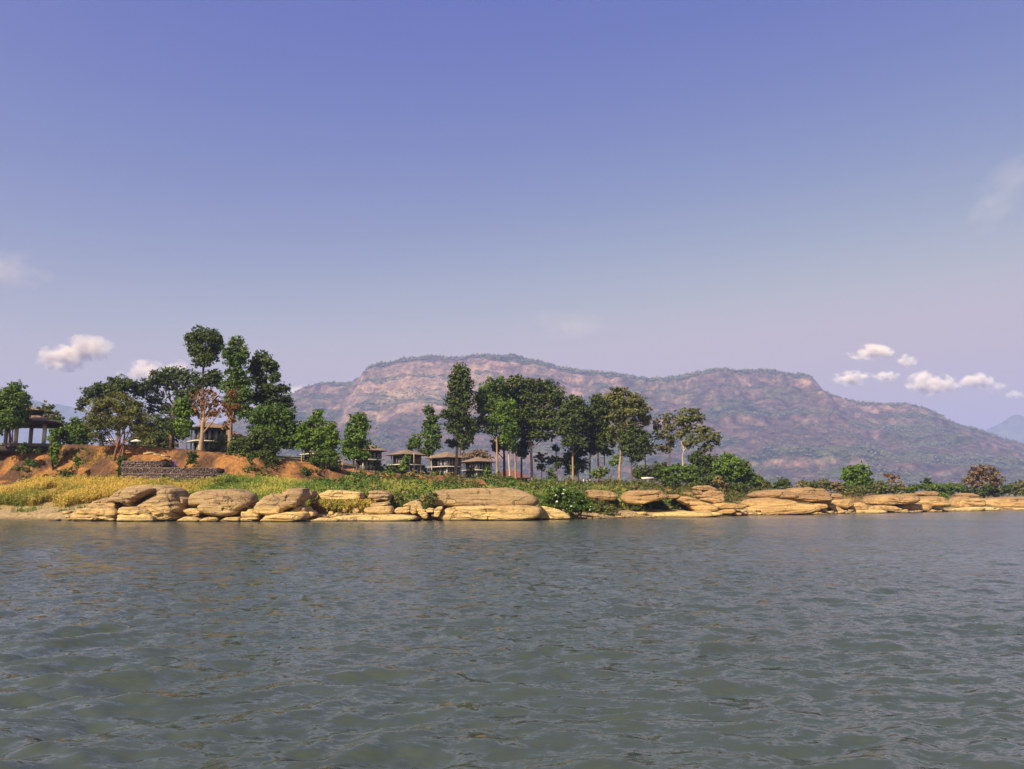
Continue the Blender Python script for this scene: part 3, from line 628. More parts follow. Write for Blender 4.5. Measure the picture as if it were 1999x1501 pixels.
def tree(name, label, Y, trunk, wpx, lobes, leaf='mid', bark=None, cover=2.6, limbs=True, group=None, cat='tree', extra=(), clump=1.0, lsz=None, sink=0.5):
    """trunk: photo pixels from foot to crown; lobes: photo pixels (x, y, rx, ry); Y: distance of the tree"""
    NT[0] += 1; seed = NT[0]*31+7; rng = np.random.default_rng(seed)
    if name == 'tall_tree': cover *= 1.2; lobes = [(a, b, c*1.1, d*1.08) for a, b, c, d in lobes]
    base = np.array(at(trunk[0][0], trunk[0][1], Y)); g = gz(base[0], Y)
    base[2] = min(base[2], g)-0.1 if base[2] < g+3.0 else base[2]
    root = empty(name, base); tag(root, label, cat, group)
    k = mpp(Y); L = pxlobes(lobes, Y, rng)
    mb = MB()
    P = [np.array(at(a, b, Y)) for a, b in trunk]; P[0] = base.copy()
    Pn = [P[0]-np.array([0, 0, sink])]
    for i in range(len(P)-1):
        for f in (0.0, 0.5): Pn.append(P[i]+(P[i+1]-P[i])*f+rng.normal(0, 0.04, 3)*(i+f > 0))
    Pn.append(P[-1]); Pn = np.array(Pn); m = len(Pn)
    rr_ = 0.5*wpx*k*np.interp(np.linspace(0, 1, m), [0, .12, .3, 1], [1.35, 1.08, 1.0, 0.45])
    mb.tube(Pn, rr_, 9)
    top = Pn[-1]; rt = 0.5*wpx*k
    if limbs:
        for (x, y, z, rx, ry, rz) in L:
            e = np.array([x, y, z])+rng.normal(0, .2, 3)*rx
            # leave the trunk below the lobe
            zs = np.clip(z-1.2*abs(x-top[0])-0.6*rz, Pn[1][2]+0.45*(top[2]-Pn[1][2]), top[2])
            q = np.array([np.interp(zs, Pn[:, 2], Pn[:, 0]), np.interp(zs, Pn[:, 2], Pn[:, 1]), zs])
            midp = 0.5*(q+e)+rng.normal(0, .12, 3)*rx+np.array([0, 0, -0.1*rx])
            r1 = max(0.03, rt*0.42); mb.tube([q, q+(midp-q)*.5, midp, e], [r1, r1*.8, r1*.6, r1*.2], 6)
            for _ in range(2):
                e2 = np.array([x, y, z])+rng.normal(0, .55, 3)*np.array([rx, ry, rz]); mb.tube([midp, 0.5*(midp+e2)+rng.normal(0, .08, 3)*rx, e2], [r1*.45, r1*.3, r1*.1], 5)
    for path, wp in extra:
        Q = np.array([at(a, b, Y+0.3*i) for i, (a, b) in enumerate(path)]); mb.tube(Q, 0.5*wp*k*np.linspace(1, .5, len(Q)), 7)
    tr = mb.mesh('trunk', bark or M_BARK, True); tr.transform(__import__('mathutils').Matrix.Translation(-Vector(base)))
    link('trunk', tr, root)
    V, F, T = leafcloud(L, seed+1, lsz or (0.0029*Y), cover, clump)
    link('crown', npmesh('crown', V-base, F, LM[leaf], {'tint': ('FLOAT', 'FACE', T)}), root)
    return root
def bush(name, label, Y, lobes, leaf='mid', cover=2.8, group='bushes on the riverbank', cat='bush', lsz=None, clump=1.0, stems=4, flowers=0):
    NT[0] += 1; seed = NT[0]*31+7; rng = np.random.default_rng(seed); k = mpp(Y)
    L = pxlobes(lobes, Y, rng); x0 = np.mean([l[0] for l in L]); zb = min(l[2]-l[5] for l in L); g = gz(x0, Y)
    base = np.array([x0, Y, min(zb, g) if abs(zb-g) < 2.5 else zb]); root = empty(name, base); tag(root, label, cat, group)
    V, F, T = leafcloud(L, seed, lsz or 0.0027*Y, cover, clump)
    link('foliage', npmesh('foliage', V-base, F, LM[leaf], {'tint': ('FLOAT', 'FACE', T)}), root)
    mb = MB()
    for l in L:
        for _ in range(max(1, stems//2)):
            e = np.array(l[:3])+rng.normal(0, .4, 3)*np.array([l[3], l[4], l[5]]); q = base+np.array([0, 0, -.25])+rng.normal(0, .02, 3)
            mb.tube([q, .5*(q+e)+rng.normal(0, .1, 3), e], [.07, .05, .02], 5)
    st = mb.mesh('stem', M_BARKD, True); st.transform(__import__('mathutils').Matrix.Translation(-Vector(base))); link('stem', st, root)
    if flowers:
        L2 = [(l[0], l[1]-0.25*l[4], l[2]+0.2*l[5], l[3]*.95, l[4]*.95, l[5]*.95) for l in L]
        V, F, T = leafcloud(L2, seed+9, 0.22, flowers*.3, 0.5)
        link('blossom', npmesh('blossom', V-base, F, M_FLOWER, None), root)
    return root
M_FLOWER = plain('white_blossom', (.72, .72, .58), .6, .1)
# ------------------------------------------------------------------ trees, left to right
GT = 'tall trees on the river terrace'
tree('terrace_tree', 'dense green tree at the left edge, shading the open pavilion', 149, [(19,866),(19,845),(22,790)], 5, [(28,762,14,18),(12,780,26,22),(40,785,16,24),(-10,800,30,30),(22,812,30,24),(40,815,14,20),(0,830,24,14)], 'mid', M_BARKD, group=GT, extra=[([(24,866),(24,846),(32,815)], 3)])
tree('grey_tree', 'distant grey green tree behind the pavilion roof', 215, [(85,850),(86,820)], 3, [(72,803,13,11),(92,800,14,12),(108,815,11,12),(82,815,20,12),(62,798,8,8)], 'olive', M_BARKD, 2.0, group=GT)
tree('young_tree', 'dark narrow tree just right of the pavilion', 163, [(118,880),(117,850)], 3, [(116,828,11,13),(122,846,10,14),(113,850,8,10)], 'dark', M_BARKD, group=GT)
tree('young_tree', 'round bright green tree between pavilion and feathery tree', 156, [(146,882),(146,860),(148,838)], 2.2, [(148,822,11,9),(135,836,14,12),(158,836,17,13),(145,852,20,14),(170,850,13,13),(133,862,10,8),(160,868,14,8)], 'mid', M_BARKW, 2.4, group=GT)
tree('spreading_tree', 'dark flat topped tree behind the feathery tree', 186, [(232,880),(232,820),(235,775)], 8, [(228,744,18,11),(250,752,22,13),(205,757,22,12),(180,766,18,13),(166,782,13,11),(155,798,9,7),(225,765,30,14),(270,760,14,16),(200,780,20,14)], 'dark', M_BARKD, 2.3, group=GT)
tree('feathery_tree', 'feathery olive tree leaning over the eroded bank with tangled roots', 147.5, [(221,905),(226,880),(236,850),(246,828)], 5, [(196,795,22,24),(222,785,24,18),(246,792,26,20),(270,805,22,22),(208,825,34,18),(258,826,34,18),(236,812,30,18),(186,822,16,22),(290,822,14,18),(195,850,18,16),(278,842,20,12)], 'olive', M_BARKR, 1.15, group=GT, lsz=.34, clump=1.3,
     extra=[([(236,912),(240,880),(243,850),(240,830)], 4), ([(228,900),(240,868),(255,838),(272,822)], 2.5), ([(221,903),(216,920),(219,936)], 3), ([(236,905),(232,922),(240,938)], 3.5), ([(242,850),(258,838),(285,826)], 1.6)])
bush('vine_thicket', 'dark vine covered stump below the feathery tree', 146, [(238,900,7,12),(241,918,8,12),(236,930,7,9)], 'dark', 3)
tree('umbrella_tree', 'broad umbrella crowned tree with open dark limbs', 190, [(335,890),(338,820),(338,790)], 9, [(338,728,30,11),(312,738,24,13),(366,736,26,14),(294,754,17,15),(334,748,32,12),(378,758,16,18),(300,778,18,12),(352,770,26,10),(322,796,24,11),(362,792,18,12),(292,800,10,10)], 'dark', M_BARKD, 1.7, group=GT)
bush('hedge', 'deep green thicket under the umbrella tree', 184, [(320,828,22,20),(345,835,24,22),(300,845,20,18),(290,865,22,16),(320,866,26,16),(265,862,16,14)], 'dark', 2.2, group='garden thickets on the terrace')
bush('hedge', 'olive garden thicket between parasols and bamboo props', 164, [(290,868,14,14),(306,860,13,16),(318,870,13,14),(300,880,18,8),(325,880,8,8)], 'olive', 1.8, group='garden thickets on the terrace')
tree('emergent_tree', 'tallest tree of all, dark brownish crown on a bare stem', 172, [(393,890),(395,800),(396,740),(398,690)], 7, [(398,654,22,15),(378,662,17,14),(418,664,17,18),(386,684,18,16),(410,688,18,17),(396,704,18,12),(372,655,9,8),(430,672,7,12),(416,732,15,11),(402,745,13,9),(424,745,10,11),(386,742,9,8)], 'dark', M_BARKD, 2.9, group=GT, extra=[([(396,745),(405,738),(416,734)], 2.5), ([(396,756),(388,748),(384,742)], 2)])
tree('emergent_tree', 'second tallest tree with bright green pointed crown', 166, [(449,880),(450,810),(455,740),(462,690)], 9, [(461,668,13,12),(450,688,15,13),(474,688,14,15),(462,704,20,13),(462,726,20,14),(444,694,10,9),(470,745,24,15),(450,752,18,16),(478,772,18,18),(455,780,18,16),(465,800,20,14),(480,805,14,12)], 'mid', M_BARK, 2.7, group=GT)
tree('emergent_tree', 'dark tall tree with a brownish rounded top right of the pointed crown', 170, [(512,890),(512,800),(512,760),(514,715)], 6, [(514,700,19,14),(530,716,16,15),(500,716,16,15),(536,736,10,11),(508,738,20,14),(524,760,22,13),(552,758,13,9),(506,775,18,15),(536,782,22,16),(556,786,14,14)], 'dark', M_BARKD, 2.7, group=GT)
tree('leafy_tree', 'wide leafy green tree below the dark tall crowns', 160, [(535,895),(535,850),(535,820)], 6, [(530,808,24,17),(556,812,20,18),(505,815,20,20),(568,836,14,20),(540,836,26,18),(510,845,20,18),(556,862,20,16),(528,865,22,16),(572,862,9,14)], 'mid', M_BARKD, 2.9, group=GT)
tree('young_tree', 'bright green slender tree beside the bamboo props', 150.5, [(365,893),(364,868),(361,840)], 2.6, [(358,786,13,11),(350,803,12,12),(364,806,13,12),(356,824,15,12),(370,828,8,10),(352,840,10,9),(361,850,10,8),(372,800,7,8)], 'bright', M_BARKD, 2.6, group=GT)
tree('bare_tree', 'half bare rust leaved tree with a thick hollow pale trunk', 151, [(391,891),(393,865),(396,838),(397,815)], 10, [(385,772,20,9),(408,766,18,9),(376,786,12,10),(398,788,20,12),(420,782,16,12),(382,802,12,10),(415,805,18,12),(436,792,13,13)], 'rust', M_BARK, 0.75, group=GT,
     extra=[([(396,838),(388,812),(378,790)], 4), ([(396,836),(404,808),(418,782)], 4), ([(397,825),(412,812),(432,795)], 2.5), ([(396,815),(397,790),(400,768)], 3)])
tree('bare_tree', 'thin rusty sapling beside the reddish tall stem', 158, [(452,880),(452,840),(455,800)], 2, [(455,772,11,14),(462,790,9,10),(446,800,10,12),(455,815,12,10),(440,830,10,8)], 'rust', M_BARKR, 0.8, group=GT)
bush('garden_shrub', 'olive shrubs hiding the right end of the villa balcony', 156, [(418,872,11,12),(434,864,10,16),(424,886,14,7)], 'olive', 1.8, group='garden thickets on the terrace')
bush('ivy_bush', 'dark ivy bush on the bank edge right of the hollow trunk foot', 148, [(375,890,8,9),(376,902,9,9),(373,912,7,5)], 'dark', 3)
bush('bank_thicket', 'large dark thicket spilling down the bank', 150, [(478,868,24,20),(508,858,24,20),(490,890,26,20),(520,885,20,20),(462,895,16,18),(470,914,18,14),(500,912,22,14),(530,905,12,14),(452,880,10,12)], 'dark', 2.8)
bush('bank_thicket', 'shadowy scrub at the foot of the large dark thicket', 148, [(480,926,18,10),(508,930,18,9),(460,928,10,8)], 'dark', 2.4)
tree('leafy_tree', 'rounded bright tree in front of the fourth villa', 158, [(620,915),(620,885),(620,850)], 4, [(620,806,9,8),(618,820,15,11),(600,834,20,14),(636,838,20,15),(590,854,18,14),(620,852,26,16),(648,856,14,15),(600,870,20,11),(638,872,20,10)], 'bright', M_BARKD, 2.7, group=GT)
bush('feathery_bush', 'feathery light bush under the rounded bright tree', 155, [(625,890,16,10),(642,884,12,10),(612,900,12,8),(640,900,18,9),(655,895,10,12)], 'mid', 1.8, lsz=.3)
tree('leafy_tree', 'upright bright green tree before the fifth villa', 172, [(697,920),(697,895),(697,850)], 3.5, [(698,818,16,12),(708,832,12,12),(686,838,13,12),(698,852,20,13),(684,866,16,13),(706,868,18,13),(694,886,24,11),(712,890,12,9),(676,880,9,9)], 'bright', M_BARKD, 2.8, group=GT)
tree('slim_tree', 'slim green tree of stacked leafy clumps by the villas', 214, [(842,930),(842,900),(840,840)], 2.6, [(838,801,11,10),(843,818,12,10),(832,828,9,8),(848,836,12,11),(836,848,14,12),(812,862,13,12),(842,866,16,13),(803,872,8,8),(832,882,13,9),(852,854,9,9)], 'mid', M_BARKW, 2.8, group=GT)
tree('tall_tree', 'tall narrow tree rising in front of the villa roofs', 221, [(889,932),(891,895),(894,840),(897,770)], 6, [(899,728,15,15),(890,744,14,14),(908,748,14,15),(898,766,20,14),(886,784,15,13),(908,786,15,13),(894,804,18,13),(873,808,11,10),(905,822,17,12),(886,832,17,11),(920,832,9,12),(900,848,19,10),(884,864,14,8),(908,864,11,8)], 'dark', M_BARK, 2.5, group=GT)
tree('tall_tree', 'thin trunked tree standing behind the tall narrow tree', 245, [(898,925),(898,890),(900,850)], 4, [(912,850,12,12),(925,836,10,14),(905,868,10,8)], 'dark', M_BARKD, 1.8, group=GT)
tree('tall_tree', 'broad green tree with pale trunk right of the last villa', 226, [(970,934),(970,880),(969,820),(970,780)], 4.5, [(970,750,18,12),(952,762,17,13),(988,764,15,14),(940,776,12,12),(966,776,24,13),(946,796,18,13),(976,798,22,13),(942,822,15,11),(964,822,19,12),(956,840,12,8)], 'mid', M_BARK, 2.4, group=GT)
tree('tall_tree', 'dark trunked tree with hanging dark foliage, second in the clump', 234, [(985,930),(984,890),(982,850)], 6, [(975,865,12,10),(988,845,14,14),(966,872,8,8),(992,868,10,10)], 'dark', M_BARKD, 2.2, group=GT)
tree('tall_tree', 'white slender trunk with bright crown in front of the clump', 222, [(996,938),(994,905),(992,870),(990,820)], 3.2, [(988,796,17,13),(1000,812,14,13),(984,820,15,13),(996,836,15,13),(990,856,15,12),(1000,872,10,9)], 'bright', M_BARKW, 2.5, group=GT)
tree('tall_tree', 'brown trunked tree at the middle of the clump', 230, [(1007,938),(1006,890),(1006,830),(1008,780)], 4.2, [(1008,768,15,14),(1010,792,15,14),(1014,816,15,14),(1010,840,13,13)], 'mid', M_BARK, 2.3, group=GT)
tree('tall_tree', 'short crowned dark tree below the great spreading crown', 240, [(1018,932),(1018,890),(1019,872)], 4, [(1014,872,10,9),(1026,866,10,9),(1020,884,11,8)], 'dark', M_BARKD, 2.4, group=GT)
tree('tall_tree', 'great spreading dark crown above a lone straight trunk', 228, [(1038,938),(1037,895),(1036,850),(1038,800)], 5.5, [(1010,744,13,11),(1038,752,18,12),(1064,756,20,13),(1084,770,16,13),(1092,788,10,11),(1030,774,20,14),(1058,780,20,13),(1040,800,22,13),(1072,804,18,13),(1030,824,18,14),(1056,826,20,13),(1078,830,13,11),(1046,848,18,10),(1070,852,12,8),(1026,850,12,10)], 'dark', M_BARK, 2.3, group=GT)
tree('small_tree', 'small sparse tree in the gap beside the dry grass', 236, [(1057,930),(1057,905),(1058,890)], 2, [(1056,888,9,7),(1050,898,9,7),(1064,902,9,7),(1056,912,9,7)], 'olive', M_BARKW, 1.5, group='small trees on the terrace')
tree('small_tree', 'ragged vine draped trunk in the gap between tree clumps', 232, [(1087,936),(1086,905),(1085,880)], 4, [(1084,876,7,8),(1078,898,8,8),(1092,896,8,9),(1085,908,9,7)], 'dark', M_BARK, 1.9, group='small trees on the terrace')
bush('young_shrub', 'small leafy shrub at the foot of the ragged trunk', 231, [(1074,920,7,8),(1076,930,8,6)], 'mid', 2.2)
tree('tall_tree', 'dense tree opening the right hand clump', 226, [(1118,938),(1118,890),(1118,840)], 4.5, [(1122,784,15,11),(1108,798,16,12),(1134,802,16,13),(1098,818,13,13),(1120,820,20,13),(1140,826,14,13),(1102,840,15,12),(1126,844,19,12),(1112,862,15,10),(1136,862,12,11)], 'dark', M_BARK, 2.4, group=GT)
tree('tall_tree', 'low hanging dark tree behind the dense tree', 234, [(1127,938),(1127,900)], 8, [(1126,880,16,13),(1112,896,13,12),(1134,906,13,12),(1118,915,15,10)], 'dark', M_BARKD, 2.4, group=GT)
tree('tall_tree', 'dark thin stemmed tree left of two close stems', 233, [(1152,938),(1152,895),(1153,850)], 3.2, [(1156,806,14,14),(1150,826,14,13),(1158,848,15,13),(1150,868,12,10),(1160,878,9,8)], 'dark', M_BARKD, 2.2, group=GT)
tree('tall_tree', 'reddish stemmed tree, left of two close stems', 229, [(1168,939),(1168,895),(1168,840)], 4.2, [(1168,782,14,11),(1172,800,17,13),(1166,824,14,13),(1174,846,15,12),(1172,866,12,10)], 'dark', M_BARKR, 2.2, group=GT)
tree('tall_tree', 'thin brown stemmed tree, right of two close stems', 231, [(1180,938),(1180,895),(1182,850)], 2.8, [(1184,792,15,12),(1190,814,15,12),(1186,838,15,12),(1192,860,14,11),(1184,880,12,8)], 'dark', M_BARK, 2.1, group=GT)
tree('tall_tree', 'highest spreading crown of the right clump on a curved trunk', 224, [(1209,934),(1210,905),(1213,870),(1212,820)], 5.5, [(1214,766,18,9),(1236,780,18,12),(1196,778,15,10),(1254,796,14,12),(1216,790,20,12),(1236,804,20,12),(1204,812,17,12),(1258,818,11,12),(1226,826,20,12),(1206,842,17,11)], 'olive', M_BARK, 1.9, group=GT)
tree('tall_tree', 'bushy lower tree under the highest spreading crown', 222, [(1233,944),(1233,910),(1235,870)], 4, [(1240,842,17,11),(1222,856,15,11),(1250,862,17,12),(1230,876,17,11),(1258,880,12,9),(1240,893,14,9),(1262,850,8,9)], 'dark', M_BARKD, 2.3, group=GT)
tree('pole_tree', 'pale straight trunk right of the bushy lower tree', 228, [(1260,928),(1260,905),(1259,880)], 4, [(1262,868,8,8),(1254,880,8,7)], 'olive', M_BARKW, 1.8, group=GT)
bush('young_shrub', 'bright sapling among the stems of the right clump', 226, [(1198,903,9,8),(1206,895,8,7),(1176,922,10,9),(1160,925,8,8)], 'bright', 2.0)
tree('grey_tree', 'thin grey leaved tree beside the white limbed tree', 228, [(1307,918),(1307,880),(1304,845)], 3, [(1300,814,18,9),(1284,828,13,11),(1306,834,15,12),(1290,850,17,11),(1312,856,12,12),(1280,872,14,8),(1300,874,14,9),(1274,884,8,5)], 'olive', M_BARKD, 1.35, group=GT)
tree('white_limbed_tree', 'spreading tree with white forked limbs above the green thicket', 222, [(1333,918),(1333,890),(1334,872)], 4.2, [(1326,822,12,10),(1328,848,10,10),(1345,802,22,7),(1338,818,16,9),(1362,816,15,9),(1346,838,16,11),(1372,838,14,11),(1390,852,16,11),(1362,856,17,10),(1342,866,13,9),(1380,872,13,9),(1366,884,13,7),(1400,862,7,7)], 'olive', M_BARKP, 2.0, group=GT, limbs=False,
     extra=[([(1334,876),(1326,850),(1325,828),(1330,806)], 2.8), ([(1334,876),(1342,852),(1346,830),(1352,812)], 2.8), ([(1334,880),(1350,866),(1368,852),(1388,848)], 2.6), ([(1346,835),(1360,826),(1364,816)], 2.4), ([(1350,866),(1366,872),(1380,872)], 2.2), ([(1326,850),(1338,838),(1344,820)], 2.2)])
tree('rust_tree', 'brown domed dry tree behind the villa roofs', 290, [(928,925),(928,905)], 4, [(918,890,16,9),(935,888,17,10),(950,897,13,9),(908,898,9,8)], 'brown', M_BARK, 1.8, group='dry season trees')
for lb, Y_, lo_, lf_ in [('leafy garden shrub at the left foot of the slatted villa', 197, [(760,914,9,9),(768,920,8,6)], 'mid'), ('broad leaved garden shrub before the slatted screen', 196, [(792,900,8,12),(786,912,9,9)], 'bright'),
      ('low garden shrub between slatted villa and dark veranda villa', 214, [(822,916,9,8),(832,922,8,6)], 'mid'), ('garden shrub at the dark veranda villa corner', 218, [(852,924,8,6),(862,927,7,4)], 'mid'),
      ('garden shrub before the rightmost villa', 228, [(920,914,5,9),(914,924,8,6)], 'olive'), ('bushy garden shrub right of the rightmost villa', 226, [(950,920,8,10),(958,928,8,6)], 'bright'), ('garden shrub under the wide balcony', 178, [(735,906,8,10),(742,914,7,7)], 'mid')]:
    bush('garden_shrub', lb, Y_, lo_, lf_, 2.0, group='garden shrubs by the villas')
# green thicket right of the tall trees
for nm, lb, Yd, lo, lf in [
  ('bank_thicket', 'flat topped green thicket below the white limbed tree', 205, [(1322,914,24,8),(1345,917,20,8),(1300,922,16,10),(1335,930,24,10),(1312,936,16,9),(1358,932,14,10)], 'mid'),
  ('bank_thicket', 'dark bush left of the flat topped thicket', 212, [(1290,915,14,13),(1278,928,12,10),(1296,935,12,9),(1262,918,10,10),(1248,924,12,12)], 'dark'),
  ('bank_thicket', 'dark green thicket right of the white limbed trunk', 212, [(1360,896,15,12),(1384,900,18,13),(1370,914,18,12),(1395,918,18,13),(1355,890,8,7)], 'dark'),
  ('bank_thicket', 'bright leafy bush with pointed top in the thicket', 205, [(1418,894,14,10),(1432,904,14,13),(1412,912,17,13),(1442,918,12,11),(1425,928,20,12)], 'bright'),
  ('bank_thicket', 'tall green bush at the right of the thicket', 207, [(1448,905,9,8),(1455,918,12,11),(1466,930,12,10),(1450,938,18,10),(1475,940,12,8)], 'mid'),
  ('bank_thicket', 'dark undergrowth at the foot of the thicket', 200, [(1385,938,22,10),(1412,946,20,8),(1440,950,20,7),(1360,948,16,8)], 'dark'),
  ('bank_thicket', 'olive bushes trailing right from the thicket', 215, [(1482,938,10,9),(1494,946,12,8),(1478,950,14,7)], 'olive'),
  ('straw_bush', 'tan dead bush above the balanced rock stack', 196, [(1402,938,8,10),(1410,948,8,8)], 'straw'),
  ('round_bush', 'small round dark bush standing alone beyond the outcrop', 225, [(1527,942,12,8),(1518,948,10,7),(1537,948,9,7),(1527,952,15,5)], 'dark'),
  ('scrub_bush', 'brownish scrub behind the great layered outcrop', 240, [(1570,943,9,6),(1585,946,14,6),(1606,942,14,6),(1622,948,10,7),(1598,952,20,5)], 'olive'),
  ('scrub_bush', 'tan dry scrub left of the round green tree', 236, [(1634,950,10,8),(1648,955,10,7),(1560,945,6,5)], 'straw'),
  ('scrub_bush', 'olive bushes under the round green tree', 232, [(1662,955,12,7),(1680,957,12,7),(1700,955,10,8),(1650,962,10,6)], 'olive'),
  ('scrub_bush', 'dull green bush below the rust crowned tree', 245, [(1718,948,12,9),(1732,952,14,9),(1750,955,10,7),(1715,960,12,6)], 'olive'),
  ('scrub_bush', 'orange tinted bush right of the rust crowned tree', 248, [(1757,946,7,6),(1762,952,6,5)], 'brown'),
  ('scrub_bush', 'low green bushes left of the small cone tree', 262, [(1778,954,14,7),(1795,950,12,6),(1772,961,14,5)], 'mid'),
  ('scrub_bush', 'green hedge of bushes right of the small cone tree', 270, [(1826,950,14,7),(1842,952,12,7),(1858,950,12,8),(1872,953,10,8),(1840,960,24,5)], 'mid'),
  ('scrub_bush', 'dark bushes under the big brown dome tree', 282, [(1890,958,14,8),(1912,962,16,8),(1940,960,16,8),(1962,955,12,9),(1930,952,14,8)], 'dark'),
  ('scrub_bush', 'olive bushes at the right edge of the picture', 290, [(1982,950,12,9),(2002,948,14,10),(1990,960,16,6)], 'olive'),
  ('riverside_reeds', 'bright green reeds in the gap between the far outcrops', 246, [(1842,976,8,9),(1850,984,6,6),(1838,966,8,5)], 'bright'),
  ('shore_shrub', 'dark green shrub leaning right below the russet outcrop', 146, [(1262,980,14,9),(1278,984,16,10),(1290,990,14,9),(1268,994,16,7),(1300,996,10,5)], 'mid'),
  ('shore_shrub', 'bright shrub tip beside the pale face of the russet outcrop', 150, [(1258,972,8,6),(1268,968,7,5)], 'bright'),
  ('shore_shrub', 'dark shrub at the left foot of the sloping bare rock', 148, [(1318,984,10,8),(1330,992,11,8),(1316,998,12,5)], 'dark'),
  ('shore_shrub', 'low dark shrub on sand left of the leaning shrub', 140, [(1240,992,10,6),(1250,996,8,4)], 'dark'),
  ('shore_shrub', 'round green shrub before the flat russet outcrop', 140, [(1192,975,9,8),(1200,982,8,6)], 'mid'),
  ('shore_shrub', 'brown green shrub at the water right of the flowering bush', 132, [(1168,992,14,9),(1190,995,14,8),(1180,1002,16,5)], 'olive'),
  ('shore_shrub', 'wispy shrub growing in the cleft of the big layered rock', 113.5, [(834,972,9,7),(845,968,8,7),(838,980,12,6)], 'olive'),
  ('shore_shrub', 'dark shrub behind the boxy two stone stack', 120, [(775,974,12,9),(768,984,12,8),(786,980,9,8)], 'olive'),
  ('shore_shrub', 'green shrub between pale flat rock and boxy stack', 122, [(735,968,12,9),(722,976,12,8),(742,980,10,6)], 'mid'),
  ('shore_shrub', 'rusty dead shrub at the right foot of the leaning boulder', 113, [(615,985,6,7),(620,994,6,6)], 'rust'),
  ('bank_shrub', 'deep green shrub on the earth bank below the pavilion', 147, [(44,872,9,7),(50,878,8,5),(40,880,6,4)], 'dark'),
  ('bank_shrub', 'dark shrub halfway down the orange bank', 145, [(58,902,9,7),(66,908,8,5),(52,906,5,4)], 'mid'),
  ('bank_shrub', 'small shrub high on the orange bank', 146.5, [(74,880,5,3),(78,876,3,3)], 'mid'),
  ('bank_shrub', 'tall leafy shrub hanging over the orange bank', 148.5, [(108,842,10,8),(104,856,11,9),(110,870,11,8),(106,882,9,8),(106,894,6,7)], 'bright'),
  ('bank_shrub', 'tiny shrub near the right of the orange bank', 145.5, [(149,898,5,7),(152,905,4,4)], 'mid'),
  ('bank_shrub', 'sprig of green in the middle of the orange bank', 145, [(111,903,4,5)], 'dark'),
  ('bank_shrub', 'olive ground shrub at the foot of the orange bank', 142.5, [(36,914,12,4),(52,917,10,4)], 'olive'),
  ('bank_shrub', 'bush on the bank below the sixth villa', 182, [(778,926,14,9),(788,932,10,7),(770,934,8,6)], 'dark'),
  ('bank_shrub', 'dark bush on the bank beneath the rounded bright tree', 152, [(595,922,14,8),(608,930,12,7)], 'dark'),
  ('bank_shrub', 'purplish scrub on the shaded bank before the fifth villa', 158, [(650,918,14,10),(664,926,12,9),(640,930,12,8)], 'dark')]:
    bush(nm, lb, Yd, lo, lf)
bush('flowering_bush', 'white flowering bush at the water beside the big rock', 121, [(1086,962,18,14),(1076,978,14,13),(1102,972,18,14),(1090,988,22,12),(1112,988,16,12)], 'mid', 2.8, flowers=0.30)
bush('flowering_bush', 'second flowering bush with fewer white blooms', 125, [(1126,970,14,13),(1136,984,14,13),(1122,994,16,9),(1148,992,10,9)], 'mid', 2.8, flowers=0.10)
tree('round_tree', 'round bright green tree standing alone above the far ledge', 236, [(1672,962),(1672,945),(1672,930)], 4, [(1660,918,14,10),(1676,916,15,10),(1686,928,13,11),(1656,931,14,11),(1672,932,18,11),(1694,942,9,9),(1664,944,18,7),(1684,945,14,7)], 'bright', M_BARKD, 3.0, group='lone trees on the far shore')
tree('rust_tree', 'small rust crowned tree right of the round green tree', 255, [(1741,956),(1741,940)], 2, [(1736,928,10,5),(1748,930,9,5),(1742,938,10,5)], 'rust', M_BARK, 1.1, group='dry season trees')
tree('cone_tree', 'small dark cone shaped tree on the far shore', 275, [(1812,962),(1812,945)], 3, [(1811,936,5,5),(1811,943,9,5),(1812,951,13,6)], 'dark', M_BARKD, 2.8, group='lone trees on the far shore')
tree('rust_tree', 'big brown dome shaped tree at the far right', 285, [(1920,966),(1920,945),(1920,930)], 5, [(1920,915,20,7),(1902,924,14,9),(1938,924,14,9),(1918,930,20,9),(1890,938,12,9),(1948,938,10,10),(1908,944,18,8),(1935,946,14,8)], 'brown', M_BARK, 1.5, group='dry season trees')
tree('small_tree', 'thin small tree on the grass below the round green tree', 205, [(1669,976),(1669,966)], 1.2, [(1668,957,8,4),(1662,962,6,3),(1676,962,6,3)], 'olive', M_BARKD, 1.6, group='small trees on the terrace')
# ------------------------------------------------------------------ villas on the terrace
M_ROOF = plain('shingle_roof', (.20, .135, .085), .9, .3, 1.2, (1, 1, 4), .4)
M_FASC = plain('dark_fascia', (.05, .038, .03), .7, .2)
M_WHITE = plain('white_concrete', (.62, .57, .48), .7, .06)
M_WALL = plain('grey_render', (.17, .155, .14), .85, .12)
M_DARK = plain('dark_timber_and_shade', (.045, .035, .03), .8, .3)  # dark parts, and painted shade on the veranda back walls
M_SLAT = plain('brown_slats', (.17, .10, .055), .8, .35, 6, (6, 6, .2))
M_CURT = plain('pale_curtain', (.30, .29, .29), .8, .1, 5, (6, 6, .3))
M_FRAME = plain('window_frame', (.10, .09, .085), .5, .1)
M_BAMB = plain('bamboo', (.50, .31, .11), .7, .25, 3)
M_REDROOF = plain('red_roof', (.16, .055, .045), .8, .25, 1.5, (1, 4, 1))
mgl, t, b = newmat('window_glass'); b.inputs['Base Color'].default_value = (.02, .025, .03, 1); b.inputs['Roughness'].default_value = .05
M_GLASS = mgl
M_PLANK = plain('pale_plank', (.45, .32, .16), .8, .15)
